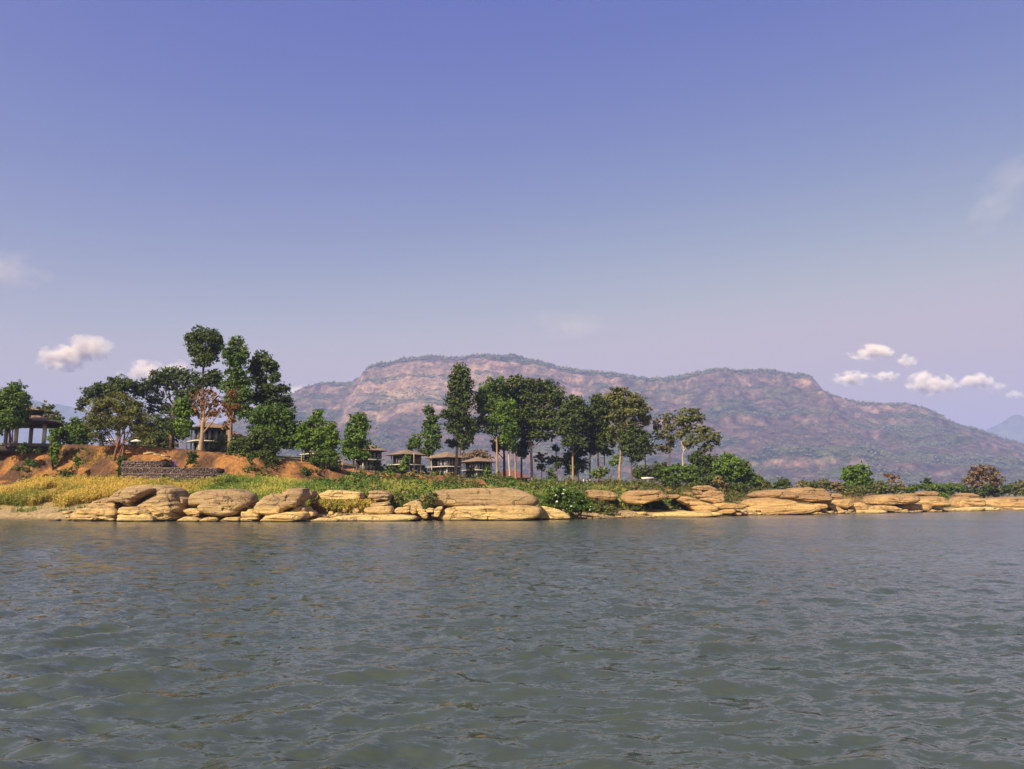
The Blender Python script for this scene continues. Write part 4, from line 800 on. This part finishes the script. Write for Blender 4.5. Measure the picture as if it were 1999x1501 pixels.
def hip(x0, x1, y0, y1, z0, h, inset):
    w_, d_ = x1-x0, y1-y0; cx, cy = .5*(x0+x1), .5*(y0+y1)
    if w_ >= d_: r1, r2 = (cx-inset*(w_-d_)/2-.02, cy, z0+h), (cx+inset*(w_-d_)/2+.02, cy, z0+h); F = [(0,1,5,4),(1,2,5,5),(2,3,4,5),(3,0,4,4)]
    else: r1, r2 = (cx, cy-inset*(d_-w_)/2-.02, z0+h), (cx, cy+inset*(d_-w_)/2+.02, z0+h); F = [(0,1,4,4),(1,2,5,4),(2,3,5,5),(3,0,4,5)]
    V = [(x0,y0,z0),(x1,y0,z0),(x1,y1,z0),(x0,y1,z0), r1, r2]
    return V, F+[(3,2,1,0)]
def window(root, face, u0, u1, z0, z1, off, curtain=True, parts=3):
    """a window standing in the right face (face 'x': runs along local x at y=off) or the left face ('y')"""
    def bx(mb, a0, a1, d0, d1, c0, c1):
        return mb.box(a0, a1, off+d0, off+d1, c0, c1) if face == 'x' else mb.box(off+d0, off+d1, a0, a1, c0, c1)
    fm = MB(); f_ = .07
    bx(fm, u0, u1, -.06, .0, z0, z0+f_); bx(fm, u0, u1, -.06, .0, z1-f_, z1)
    for i in range(parts+1):
        uu = u0+(u1-u0-f_)*i/parts; bx(fm, uu, uu+f_, -.055, .0, z0+f_, z1-f_)
    w_ = fm.build('window', M_FRAME, root)
    for i in range(parts):
        a0 = u0+f_+(u1-u0-f_)*i/parts; a1 = u0+(u1-u0-f_)*(i+1)/parts
        bx(MB(), a0, a1, -.03, -.018, z0+f_, z1-f_).build('pane', M_CURT if (curtain and i % 2 == 0) else M_GLASS, w_)
def villa(label, Y, corner, left, right, pb, ps, pe, pr, phi=40, slats=False, hidden_left=False):
    ph_ = R(phi); k = mpp(Y); base = np.array(at(corner, pb, Y)); z = lambda py: at(corner, py, Y)[2]-base[2]
    A = (corner-left)*k/math.sin(ph_); B = (right-corner)*k/math.cos(ph_)     # roof sides along local y (left face) and x (right face)
    hs, he, hr = z(ps), z(pe), z(pr)-z(pe)
    root = empty('villa', base, ph_); tag(root, label, 'villa', 'villas along the terrace')
    o = 1.1; x0, y0, x1, y1 = o, o, B-o, A-o                                   # wall lines, roof overhangs by o
    MB().box(.3, B-.3, .3, A-.3, -2.5, .12).build('plinth', M_WALL, root)
    mid = x0+.42*(x1-x0); midy = y0+.5*(y1-y0)
    for z0, z1 in ((.12, hs-.16), (hs+.16, he-.02)):
        m = MB(); m.box(x0+.02, x1, y0+.02, y0+.25, z0, z1) if False else None
        # right face wall, left half of the left face left open as a dark veranda
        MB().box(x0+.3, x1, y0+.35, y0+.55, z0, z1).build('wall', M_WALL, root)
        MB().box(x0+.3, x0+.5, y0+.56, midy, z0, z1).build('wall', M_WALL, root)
        MB().box(x0+1.8, x0+2.0, midy+.01, y1, z0, z1).build('veranda_wall', M_DARK, root)  # near-black colour puts the recess's deep shade into this wall
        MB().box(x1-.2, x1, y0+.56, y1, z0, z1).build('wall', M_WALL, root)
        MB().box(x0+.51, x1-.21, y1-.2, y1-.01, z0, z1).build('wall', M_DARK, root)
        window(root, 'x', x0+.8, x0+.8+min(2.4, .42*(x1-x0)), z0+.08, z1-.25, y0+.34, True, 4)
        window(root, 'x', x0+.62*(x1-x0), x1-.35, z0+.08, z1-.25, y0+.34, True, 3)
        window(root, 'y', y0+.9, midy-.3, z0+.08, z1-.25, x0+.29, True, 3)
    MB().box(.15, B-.5, .15, A-.5, hs-.10, hs+.10).build('balcony_slab', M_WHITE, root)
    for cx_, cy_ in ((x0-.1, y0-.1), (x1-.1, y0-.1), (x0-.1, y1-.1), (x0-.1, midy)):
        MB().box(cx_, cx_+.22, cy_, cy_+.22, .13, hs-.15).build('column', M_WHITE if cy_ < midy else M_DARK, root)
        MB().box(cx_, cx_+.22, cy_, cy_+.22, hs+.13, he-.01).build('column', M_WALL, root)
    V, F = hip(0, B, 0, A, he+.16, hr, .9)
    rf = MB().add(V, np.array(F)).build('roof', M_ROOF, root)
    MB().box(.04, B-.04, .04, A-.04, he-.02, he+.155).build('fascia', M_FASC, rf)
    rl = MB(); n_ = 7
    for i in range(n_+1):
        a = .2+(B-.8)*i/n_; rl.box(a, a+.05, .2, .25, .12, 1.05); a = .2+(A-.8)*i/n_; rl.box(.2, .25, a, a+.05, .12, 1.04)
    rl.box(.2, B-.5, .19, .24, 1.05, 1.10); rl.box(.19, .24, .26, A-.5, 1.05, 1.10); tag(rl.build('railing', M_FRAME, root), kind='stuff')
    if slats:
        for i in range(12): MB().box(x1-2.2+.18*i, x1-2.1+.18*i, y0-.1, y0, hs+.14, he-.04).build('slat', M_SLAT, root)
    return root
villa('villa behind the hollow trunk, white balcony over bamboo props', 163, 379, 336, 436, 888, 859, 834, 820, 38)
villa('villa mostly hidden by the reddish stem, only eave and wall show', 176, 430, 400, 468, 893, 872, 851, 838, 42)
villa('villa half hidden by the rounded bright tree', 170, 606, 562, 656, 909, 885, 864, 850, 40)
villa('villa with wide balcony beside the upright bright tree', 186, 704, 668, 750, 919, 896, 879, 866, 36)
villa('villa with brown slatted screen under a low roof', 204, 783, 745, 828, 927, 906, 887, 876, 40, slats=True)
villa('villa behind the slim tree with a deep dark veranda', 226, 871, 824, 908, 931, 910, 893, 881, 42)
villa('rightmost villa, nearest the tall tree trunks', 238, 929, 893, 968, 932, 917, 901, 891, 38)
# long red roofed hall
Yh = 268; base = np.array(at(960, 938, Yh)); k = mpp(Yh); root = empty('long_hall', base, R(4)); tag(root, 'long low hall with dark red roof behind the tall trunks', 'hall')
Lh = 76*k; V, F = hip(-1, Lh, -.8, 9, .9, 2.6, .9)
rf = MB().add(V, np.array(F)).build('roof', M_REDROOF, root); MB().box(-.95, Lh-.05, -.75, 8.9, .75, .89).build('fascia', M_FASC, rf)
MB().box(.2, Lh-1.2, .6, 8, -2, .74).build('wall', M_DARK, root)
for i in range(6): MB().box(.8+i*(Lh-3)/5, 1.0+i*(Lh-3)/5, .1, .3, -2, .74).build('post', M_BARKD, root)
# open pavilion at the left
Yp = 154; k = mpp(Yp); base = np.array(at(84, 868, Yp)); root = empty('open_pavilion', base, R(12)); tag(root, 'open pavilion with two tier brown roof on white columns', 'pavilion')
zz = lambda py: at(84, py, Yp)[2]-base[2]
W_ = 15.5
MB().box(-W_, 1.6, -.6, 9, -.35, .22).build('deck', M_WALL, root); MB().box(-W_, 1.58, -.62, 8.9, -1.6, -.36).build('deck_base', M_DARK, root)
for cx_ in (-13.5, -9.2, -4.8, 0):
    for cy_ in (0, 7.5): MB().box(cx_-.28, cx_+.28, cy_, cy_+.56, .23, zz(826)-.05).build('column', M_WHITE, root)
V, F = hip(-W_-.6, 2.3, -1.8, 10, zz(823), 2.0, .9); rf = MB().add(V, np.array(F)).build('roof', M_ROOF, root)
MB().box(-W_-.5, 2.2, -1.7, 9.9, zz(823)-.5, zz(823)-.01).build('fascia', M_FASC, rf)
MB().box(-10.5, -2.4, 2.4, 6.0, zz(823)+.9, zz(823)+2.35).build('lantern_wall', M_DARK, root)
V, F = hip(-11.5, -1.5, 1.5, 7, zz(823)+2.36, .9, .9); MB().add(V, np.array(F)).build('upper_roof', M_ROOF, root)
# parasols
def parasol(label, px, py, wpx, Y):
    k = mpp(Y); c = np.array(at(px, py, Y)); g = gz(c[0], Y); base = np.array([c[0], Y, g]); root = empty('parasol', base); tag(root, label, 'parasol', 'white parasols on the terrace')
    r_ = wpx*.5*k; h_ = c[2]-g; n_ = 8; t_ = np.linspace(0, 2*np.pi, n_, endpoint=False)
    V = [(0, 0, h_+.28*r_)]+[(r_*math.cos(a), r_*math.sin(a), h_-.12*r_) for a in t_]+[(r_*math.cos(a), r_*math.sin(a), h_-.24*r_) for a in t_]
    F = [(0, 1+i, 1+(i+1) % n_, 0) for i in range(n_)]; F = [(0, 1+i, 1+(i+1) % n_, 1+(i+1) % n_) for i in range(n_)]+[(1+i, 9+i, 9+(i+1) % n_, 1+(i+1) % n_) for i in range(n_)]
    MB().add(V, np.array(F)).build('canopy', M_WHITE, root); MB().tube([(0, 0, -.3), (0, 0, h_*.6), (0, 0, h_+.27*r_)], .035, 8).build('pole', M_BARKD, root)
parasol('white parasol left of the leaning feathery tree', 216, 858, 21, 158)
parasol('white parasol right of the leaning feathery tree', 266, 860, 21, 157)
# bamboo scaffold, poles and planks
def polepx(mb, p, q, Y, wpx, base, dy=0): mb.tube(np.array([at(*p, Y), at(.5*(p[0]+q[0]), .5*(p[1]+q[1]), Y+dy*.5), at(*q, Y+dy)])-base, .5*wpx*mpp(Y), 7); return mb
base = np.array(at(340, 890, 152)); root = empty('bamboo_scaffold', base); tag(root, 'bamboo scaffold propping the white balcony of the villa', 'scaffold')
for p, q, wd in [((330,893),(332,848),2.6),((333,892),(334,850),1.6),((344,889),(341,862),1.5),((354,886),(350,862),1.5),((319,887),(332,872),1.2),((331,876),(355,878),1.0),((330,866),(334,866),1.2)]:
    polepx(MB(), p, q, 152, wd, base).build('pole', M_BAMB, root)
for lb, p, q, Y, wd, m in [('bamboo pole standing before the villa by the rounded tree', (588,918), (589,889), 154, 1.8, M_BAMB), ('grey stake on the bank before the wide balcony villa', (694,936), (690,914), 160, 1.3, M_BARKW),
      ('yellowish post under the balcony end, left of the upright tree', (669,922), (668,897), 170, 2.6, M_BAMB), ('thin green bamboo stem left of the yellowish post', (661,920), (662,888), 168, 1.4, M_BAMB),
      ('tall pale pole in front of the slatted villa', (808,928), (808,884), 198, 1.5, M_BARKW), ('short pale pole left of the tall pale pole', (799,928), (799,905), 197, 1.3, M_BARKW)]:
    b0 = np.array(at(p[0], p[1], Y)); b0[2] = min(b0[2], gz(b0[0], Y)); o = polepx(MB(), p, q, Y, wd, b0).tube([(0, 0, -.3), (0, 0, .1), np.array(at(*p, Y))-b0+np.array([0, 0, .05])], .5*wd*mpp(Y)*.98, 7).build('wooden_pole', m); o.location = b0; tag(o, lb, 'pole', 'poles and stakes by the villas')
for lb, a_, b_ in [('left pale plank lying on the terrace edge above the gabions', (284,886), (303,884)), ('middle pale plank on the terrace edge above the gabions', (303,887), (317,888)), ('right pale plank overhanging the gabion corner', (318,889), (328,891))]:
    P0, P1 = np.array(at(a_[0], a_[1], 146.2)), np.array(at(b_[0], b_[1], 146.2)); c_ = .5*(P0+P1); d_ = .5*(P1-P0)
    m = MB().box(-np.linalg.norm(d_), np.linalg.norm(d_), -.9, .9, -.11, .11).mesh('timber_plank', M_PLANK); o = link('timber_plank', m, None, c_); o.rotation_euler = (0, -math.atan2(d_[2], d_[0]), 0); tag(o, lb, 'plank', 'planks on the terrace edge')
for i, px in enumerate((1139, 1146, 1152)):
    b0 = np.array(at(px, 943, 214)); o = MB().box(-.09, .09, -.09, .09, -.5, 1.0).box(-.11, .11, -.11, .11, 1.0, 1.06).build('fence_post', M_WHITE); o.location = b0
    tag(o, ('left', 'middle', 'right')[i]+' of three short white fence posts under the tall trees', 'post', 'white fence posts')
b0 = np.array(at(1264, 944, 207)); root = empty('shelter', b0); tag(root, 'low shelter with white sheet roof among the bank bushes', 'shelter'); k = mpp(207)
MB().add([(-12*k,-1.2,9*k),(12*k,-1.2,10*k),(11*k,1.2,13*k),(-11*k,1.2,12*k),(-12*k,-1.2,9*k+.08),(12*k,-1.2,10*k+.08),(11*k,1.2,13*k+.08),(-11*k,1.2,12*k+.08)], np.array([(0,3,2,1),(4,5,6,7),(0,1,5,4),(1,2,6,5),(2,3,7,6),(3,0,4,7)])).build('roof_sheet', M_WHITE, root)
for sx_ in (-1, 1): MB().box(sx_*10*k-.05, sx_*10*k+.05, -1.0, -.9, -1, 9.3*k).build('post', M_BARKD, root)

# ------------------------------------------------------------------ gabion terraces
M_STONE = leafmat('gabion_stone', (.085, .055, .045), (.31, .215, .175), 0.0)
M_WIRE = plain('wire_lid', (.26, .20, .18), .6, .2, 4)
b0 = np.array(at(330, 941, 141)); root = empty('gabion_wall', b0); tag(root, 'stepped wall of stone filled gabions below the villas', 'gabion wall')
rng = np.random.default_rng(77)
for i, (pa, pb_, yt_, yb_, Yf) in enumerate([(238, 432, 933, 942, 140.6), (238, 440, 924.5, 933, 141.7), (238, 425, 913, 924.5, 142.9), (238, 318, 900, 913, 144.2)]):
    xa, xb = at(pa, yt_, Yf)[0]-b0[0], at(pb_, yt_, Yf)[0]-b0[0]; z0, z1 = at(330, yb_, Yf)[2]-b0[2], at(330, yt_, Yf)[2]-b0[2]; y0 = Yf-b0[1]
    tr = MB().box(xa, xb, y0+.06, y0+3.5, z0-.3, z1-.05).build('gabion_tier', M_STONE, root)
    MB().box(xa-.03, xb+.03, y0-.04, y0+1.3, z1-.045, z1+.02).build('wire_lid', M_WIRE, tr)
    nx, nz = int((xb-xa)/.27), max(2, int((z1-z0)/.25)); cx_, cz_ = np.meshgrid(np.arange(nx), np.arange(nz)); n_ = cx_.size
    pos = np.stack([xa+(cx_.ravel()+.5+rng.normal(0, .15, n_))*(xb-xa)/nx, y0+rng.normal(0, .03, n_), z0+(cz_.ravel()+.5+rng.normal(0, .12, n_))*(z1-z0-.05)/nz], 1)
    D6 = np.array([(1,0,0),(-1,0,0),(0,1,0),(0,-1,0),(0,0,1),(0,0,-1)], float)*np.array([.17, .13, .14]); T8 = np.array([(0,3,4),(3,1,4),(1,2,4),(2,0,4),(3,0,5),(1,3,5),(2,1,5),(0,2,5)])
    V = (pos[:, None]+D6[None]*(1+rng.normal(0, .25, (n_, 6, 1)))+rng.normal(0, .02, (n_, 6, 3))).reshape(-1, 3); F = (T8[None]+(np.arange(n_)*6)[:, None, None]).reshape(-1, 3)
    tag(link('stone_fill', npmesh('stone_fill', V, F, M_STONE, {'tint': ('FLOAT', 'FACE', np.repeat(rng.random(n_)**1.4, 8))}), tr), kind='stuff')

# ------------------------------------------------------------------ two people on the gabions
def person(label, px, pfoot, Y, H, stride, cols, hat=None):
    base = np.array(at(px, pfoot, Y)); s_ = H/1.70
    J = {'pel': (0,0,.92), 'waist': (0,0,1.06), 'chest': (0,0,1.28), 'neck': (0,0,1.45), 'head': (0,-.02,1.55), 'crown': (0,-.01,1.66)}
    for sd, sg in (('l', -1), ('r', 1)):
        f = stride*sg
        J.update({'hip'+sd: (.10*sg,0,.88), 'knee'+sd: (.11*sg+.22*f,-.06,.49), 'ank'+sd: (.11*sg+.42*f,.05 if f < 0 else 0,.08), 'toe'+sd: (.11*sg+.42*f+.10,-.10,.03),
                  'sho'+sd: (.18*sg,0,1.40), 'elb'+sd: (.25*sg-.12*f,.02,1.14), 'wri'+sd: (.24*sg-.22*f,-.10,.92), 'fin'+sd: (.23*sg-.24*f,-.13,.80)})
    names = list(J); E = [('pel','waist'),('waist','chest'),('chest','neck'),('neck','head'),('head','crown')]
    for sd in 'lr': E += [('pel','hip'+sd),('hip'+sd,'knee'+sd),('knee'+sd,'ank'+sd),('ank'+sd,'toe'+sd),('chest','sho'+sd),('sho'+sd,'elb'+sd),('elb'+sd,'wri'+sd),('wri'+sd,'fin'+sd)]
    rad = {'pel': .13, 'waist': .12, 'chest': .145, 'neck': .06, 'head': .095, 'crown': .08, 'hip': .095, 'knee': .065, 'ank': .045, 'toe': .04, 'sho': .07, 'elb': .048, 'wri': .034, 'fin': .03}
    me = bpy.data.meshes.new('body'); me.from_pydata([tuple(s_*np.array(J[n_])) for n_ in names], [(names.index(a), names.index(b_)) for a, b_ in E], [])
    tmp = bpy.data.objects.new('tmp', me); COL.objects.link(tmp); md = tmp.modifiers.new('s', 'SKIN'); md2 = tmp.modifiers.new('u', 'SUBSURF'); md2.levels = 1; md2.render_levels = 1
    for i, n_ in enumerate(names):
        r_ = rad.get(n_, rad.get(n_[:-1], .05))*s_; me.skin_vertices[0].data[i].radius = (r_, r_); me.skin_vertices[0].data[i].use_root = (n_ == 'pel')
    dg = bpy.context.evaluated_depsgraph_get(); m2 = bpy.data.meshes.new_from_object(tmp.evaluated_get(dg)); bpy.data.objects.remove(tmp)
    m2.materials.clear()
    for c_ in cols: m2.materials.append(c_)
    for p in m2.polygons:
        p.use_smooth = True; zc = p.center.z/s_; xr = abs(p.center.x)/s_
        p.material_index = 3 if zc > 1.62 else 2 if zc > 1.45 or (zc < .95 and xr > .19 and zc > .75) else 1 if zc > .93 else 2 if zc < .07 else 0
    o = link('person', m2, None, base); o.name = 'person'; tag(o, label, 'person', 'people on the gabion wall')
    if hat: MB().tube([(0,0,1.63*s_),(0,0,1.66*s_),(0,0,1.74*s_)], [.17*s_, .12*s_, .06*s_], 12).build('hat', hat, o)
M_SKIN = plain('skin', (.28, .16, .10), .6, .05); M_BLK = plain('black_cloth', (.02, .02, .025), .9, .1); M_PUR = plain('purple_cloth', (.13, .08, .30), .9, .1); M_HAIR = plain('hair', (.02, .015, .012), .6, .1); M_STRAWH = plain('pale_hat', (.65, .55, .38), .8, .1)
person('person in black walking along the gabions, wearing a pale hat', 332, 913.3, 143.2, 1.62, .8, [M_BLK, M_BLK, M_SKIN, M_HAIR], M_STRAWH)
person('person in purple clothes following on the gabions', 342, 913.3, 143.3, 1.5, .25, [M_PUR, M_PUR, M_SKIN, M_HAIR])

# ------------------------------------------------------------------ corn, grass and scrub: growth nobody could count
rng = np.random.default_rng(5)
def blades(n, xr, sr, hr, cond, seed, wid=.05, nl=4, lean=.5):
    rng = np.random.default_rng(seed); X = rng.uniform(*xr, n); Y = np.interp(X, SX, SYs)+rng.uniform(*sr, n)
    kk = cond(X, Y, rng); X, Y = X[kk], Y[kk]; n = len(X); Z = ground_z(X, Y)-.05; H = rng.uniform(*hr, n)
    VV = []; TT = []; t0 = np.clip(.5+1.1*fbm(X*.16, Y*.16, seed=seed+60)+.5*(rng.random(n)-.5), 0, 1)
    a = rng.uniform(0, 6.28, n); dx, dy = np.cos(a)*wid*.5, np.sin(a)*wid*.5
    P = np.stack([X, Y, Z], 1); up = np.stack([rng.normal(0, .06, n), rng.normal(0, .06, n), np.ones(n)], 1)*H[:, None]; sd_ = np.stack([dx, dy, 0*dx], 1)
    VV.append(np.stack([P-sd_, P+sd_, P+up+sd_*.3, P+up-sd_*.3], 1)); TT.append(t0)
    for j in range(nl):
        f = rng.uniform(.25, .95, n); a = rng.uniform(0, 6.28, n); d = np.stack([np.cos(a), np.sin(a), 0*a], 1); L_ = (lean*H*rng.uniform(.5, 1, n))[:, None]; sd_ = np.stack([-np.sin(a), np.cos(a), 0*a], 1)*wid*.9
        q = P+up*f[:, None]; VV.append(np.stack([q, q+d*L_*.55+sd_+np.array([0, 0, .28])*L_, q+d*L_+np.array([0, 0, -.12])*L_, q+d*L_*.55-sd_+np.array([0, 0, .28])*L_], 1)); TT.append(np.clip(t0+rng.normal(0, .2, n), 0, 1))
    V = np.concatenate(VV).reshape(-1, 3); return V, np.arange(len(V)).reshape(-1, 4), np.concatenate(TT)
M_CORN = leafmat('dry_corn', (.20, .21, .035), (.64, .43, .10), .3); M_GRASS = leafmat('fresh_grass', (.05, .12, .017), (.18, .27, .04), .3); M_CORNG = leafmat('green_corn', (.11, .19, .025), (.48, .43, .09), .3)
def stuff(name, label, VFT, mat, cat): V, F, T = VFT; return tag(link(name, npmesh(name, V, F, mat, {'tint': ('FLOAT', 'FACE', T)})), label, cat, kind='stuff')
stuff('corn_field', 'dry yellow corn stalks covering the slope at the left', blades(7500, (-82, -46), (7, 25), (.9, 1.8), lambda X, Y, r: fbm(X*.2, Y*.2, seed=71) > -.16, 1, .09, 5), M_CORN, 'corn')
stuff('corn_patch', 'yellow green corn growing behind the boulders', blades(6000, (-48, -27), (7, 30), (.9, 1.9), lambda X, Y, r: fbm(X*.2, Y*.2, seed=72) > -.22, 2, .09, 5), M_CORNG, 'corn')
stuff('corn_row', 'pale corn stalks along the back of the sand flat', blades(900, (-27.5, -19.5), (5, 8.5), (1.0, 1.9), lambda X, Y, r: X == X, 3, .09, 5), M_CORN, 'corn')
stuff('bank_grass', 'strip of fresh green grass at the top of the field', blades(9000, (-84, -20), (23, 34), (.3, .8), lambda X, Y, r: fbm(X*.12, Y*.3, seed=73) > -.02, 4, .07, 3), M_GRASS, 'grass')
stuff('shore_weeds', 'scattered weeds along the sandy left shore', blades(900, (-82, -52), (3.0, 7), (.3, .8), lambda X, Y, r: fbm(X*.3, Y*.3, seed=74) > .08, 6, .08, 4), M_GRASS, 'weeds')
stuff('dry_grass', 'dry straw grass on the low far bank', blades(9000, (48, 170), (8, 60), (.4, 1.0), lambda X, Y, r: fbm(X*.08, Y*.08, seed=75) > -.1, 7, .10, 3), LM['straw'], 'grass')
stuff('bank_weeds', 'tall yellow green weeds among the bank scrub', blades(5500, (-32, 24), (7, 44), (.6, 1.3), lambda X, Y, r: (fbm(X*.1, Y*.1, seed=76) > -.12) & (Y < np.interp(X, SX, SYt)-5), 8, .10, 4), M_CORNG, 'weeds')
def scrub(n, xr, cond, seed, leaf, name, label, hr=(.5, 1.1)):
    rng = np.random.default_rng(seed); X = rng.uniform(*xr, n*4); ys = np.interp(X, SX, SYs); yt = np.interp(X, SX, SYt); u = rng.random(n*4); Y = ys+8+u*(yt-ys-11)
    kk = cond(X, Y, u); X, Y = X[kk][:n], Y[kk][:n]; Z = ground_z(X, Y); h_ = rng.uniform(*hr, len(X)); r_ = rng.uniform(.7, 1.5, len(X))
    L = [(x, y, z+h*.5, r, r, h) for x, y, z, h, r in zip(X, Y, Z, h_, r_)]
    V, F, T = leafcloud(L, seed+1, .46, .5, 1.3); stuff(name, label, (V, F, T), LM[leaf], 'scrub')
scrub(520, (-34, 22), lambda X, Y, u: (fbm(X*.12, Y*.12, seed=81) > -.25) & (u > .05+.25*(X < -27)), 11, 'mid', 'bank_scrub', 'tangled green scrub covering the middle of the bank')
scrub(420, (-32, 30), lambda X, Y, u: (fbm(X*.15, Y*.15, seed=82) > .0), 12, 'bright', 'bank_herbs', 'lighter weeds mixed through the green bank scrub', (.3, .7))
scrub(260, (-30, 34), lambda X, Y, u: (fbm(X*.18, Y*.18, seed=85) > .08) & (u > .1), 15, 'olive', 'olive_scrub', 'patches of olive brush in the bank scrub', (.5, 1.2))
scrub(190, (-30, 30), lambda X, Y, u: (fbm(X*.2, Y*.2, seed=86) > .15) & (u > .2), 16, 'straw', 'straw_scrub', 'patches of straw coloured dead brush on the bank', (.4, .8))
scrub(330, (18, 62), lambda X, Y, u: (fbm(X*.12, Y*.12, seed=83) > -.2) & (u > .25), 13, 'olive', 'dull_scrub', 'dull green scrub below the tall right hand trees')
scrub(430, (-86, -20), lambda X, Y, u: (u > .70) & (fbm(X*.2, Y*.2, seed=84) > .02), 14, 'dark', 'bluff_scrub', 'sparse dark growth on the orange bluff', (.3, .7))
# rubble along the waterline and under the boulders
rng = np.random.default_rng(55); n_ = 620; X = rng.uniform(-62, 150, n_); Y = np.interp(X, SX, SYs)+rng.normal(1.2, 1.6, n_); Z = ground_z(X, Y); kk = Z > -.35; X, Y, Z = X[kk], Y[kk], Z[kk]; n_ = len(X)
D8r = rng.normal(size=(n_, 8, 3))*.25+np.array([(a, b_, c) for a in (-1, 1) for b_ in (-1, 1) for c in (-.7, .7)])[None]; sz_ = (.12+.42*rng.random(n_)**2.2)[:, None, None]*np.array([1.25, 1, .65])
V = (D8r*sz_+np.stack([X, Y, Z+.08], 1)[:, None]).reshape(-1, 3); Q6 = np.array([(0,1,3,2),(4,6,7,5),(0,4,5,1),(2,3,7,6),(0,2,6,4),(1,5,7,3)]); F = (Q6[None]+(np.arange(n_)*8)[:, None, None]).reshape(-1, 4)
tag(link('shore_rubble', npmesh('shore_rubble', V, F, M_RK)), 'loose sandstone rubble strewn along the waterline', 'rubble', kind='stuff')
# far plain tree belt at the mountain's foot
rngp = np.random.default_rng(88); n_ = 420
L = [(x, y, 6.5+h*.45, r, r, h*.6) for x, y, h, r in zip(rngp.uniform(-500, 1500, n_), rngp.uniform(420, 1500, n_), rngp.uniform(4, 10, n_), rngp.uniform(3, 8, n_))]
V, F, T = leafcloud(L, 89, 2.6, .5, 2.2); stuff('plain_woodland', 'low woodland on the plain before the mountain', (V, F, T), LM['olive'], 'woodland')

# ------------------------------------------------------------------ clouds, beyond and above the haze
def cloudmat():
    m = bpy.data.materials.new('cloud_vapour'); m.use_nodes = True; t = m.node_tree; t.nodes.clear()
    tc = N(t, 'ShaderNodeTexCoord'); oi = N(t, 'ShaderNodeObjectInfo')
    ln = N(t, 'ShaderNodeVectorMath', operation='LENGTH'); t.links.new(tc.outputs['Object'], ln.inputs[0])
    nz = N(t, 'ShaderNodeTexNoise', noise_dimensions='4D'); nz.inputs['Scale'].default_value = 1.5; nz.inputs['Detail'].default_value = 4; nz.inputs['Roughness'].default_value = .55
    mp = mapping(t, tc.outputs['Object'], (1.7, 1, 1)); t.links.new(mp, nz.inputs['Vector'])
    wm_ = N(t, 'ShaderNodeMath', operation='MULTIPLY'); t.links.new(oi.outputs['Random'], wm_.inputs[0]); wm_.inputs[1].default_value = 40; t.links.new(wm_.outputs[0], nz.inputs['W'])
    m1 = N(t, 'ShaderNodeMath', operation='MULTIPLY_ADD'); t.links.new(nz.outputs['Fac'], m1.inputs[0]); m1.inputs[1].default_value = 2.6; m1.inputs[2].default_value = -0.75
    m2 = N(t, 'ShaderNodeMath', operation='SUBTRACT'); t.links.new(m1.outputs[0], m2.inputs[0]); t.links.new(ln.outputs['Value'], m2.inputs[1])
    mr = N(t, 'ShaderNodeMapRange', interpolation_type='SMOOTHSTEP'); mr.inputs['From Min'].default_value = -.30; mr.inputs['From Max'].default_value = .55; t.links.new(m2.outputs[0], mr.inputs['Value'])
    al = N(t, 'ShaderNodeMath', operation='MULTIPLY'); t.links.new(mr.outputs['Result'], al.inputs[0]); t.links.new(oi.outputs['Alpha'], al.inputs[1])
    dn = N(t, 'ShaderNodeMath', operation='MULTIPLY'); t.links.new(al.outputs[0], dn.inputs[0]); dn.inputs[1].default_value = .02
    pv = N(t, 'ShaderNodeVolumePrincipled'); pv.inputs['Color'].default_value = (1, .95, .86, 1); pv.inputs['Anisotropy'].default_value = -.4
    t.links.new(dn.outputs[0], pv.inputs['Density']); mo = N(t, 'ShaderNodeOutputMaterial'); t.links.new(pv.outputs['Volume'], mo.inputs['Volume']); return m
M_CL = cloudmat()
import bmesh
bm = bmesh.new(); bmesh.ops.create_icosphere(bm, subdivisions=2, radius=1.0); CM = bpy.data.meshes.new('cloud'); bm.to_mesh(CM); bm.free(); CM.materials.append(M_CL)
def cloud(label, px, py, rx, ry, dens=1.0, Y=17000):
    c = at(px, py, Y); k = Y/FPX; o = link('cloud', CM, None, c); o.scale = (rx*k*1.15, rx*k*.6, ry*k*1.25); o.color = (1, 1, 1, dens); tag(o, label, 'cloud', 'small clouds in the haze')
    return o
for a_ in [('bright curled cloud left of the tall trees, lower lobe', 118, 700, 56, 24), ('upper lobe of the curled cloud left of the tall trees', 165, 682, 58, 26, .7), ('cloud peeping over the umbrella tree, left part', 285, 728, 52, 24, .8), ('cloud peeping over the umbrella tree, right part', 350, 722, 34, 18, .8),
           ('faint veil at the left edge of the sky', 5, 530, 95, 44, .045), ('uppermost bright cloud right of the mountain', 1698, 688, 44, 15, .9), ('small pale puff right of the uppermost cloud', 1771, 704, 24, 12, .6), ('flat bright cloud just above the right slope', 1664, 739, 40, 14, .9), ('faint puff trailing the flat bright cloud', 1730, 735, 30, 11, .6),
           ('largest bright cloud at the right, hooked shape', 1812, 748, 44, 22, 1.0), ('wispy tail of the hooked cloud', 1850, 750, 34, 14, .5), ('bright cloud near the right edge', 1905, 746, 34, 17, .9), ('small puff right of the edge cloud', 1945, 756, 24, 12, .5), ('tiny low puff at the right edge', 1980, 770, 20, 9, .5),
           ('very faint smudge above the mountain', 1110, 632, 95, 28, .014), ('cloud foot low between tall trees', 590, 765, 30, 12, .7)]: cloud(*a_)

cloud('faint high wisp slanting up to the right edge', 1975, 360, 140, 50, .009).rotation_euler = (0, -R(42), 0)
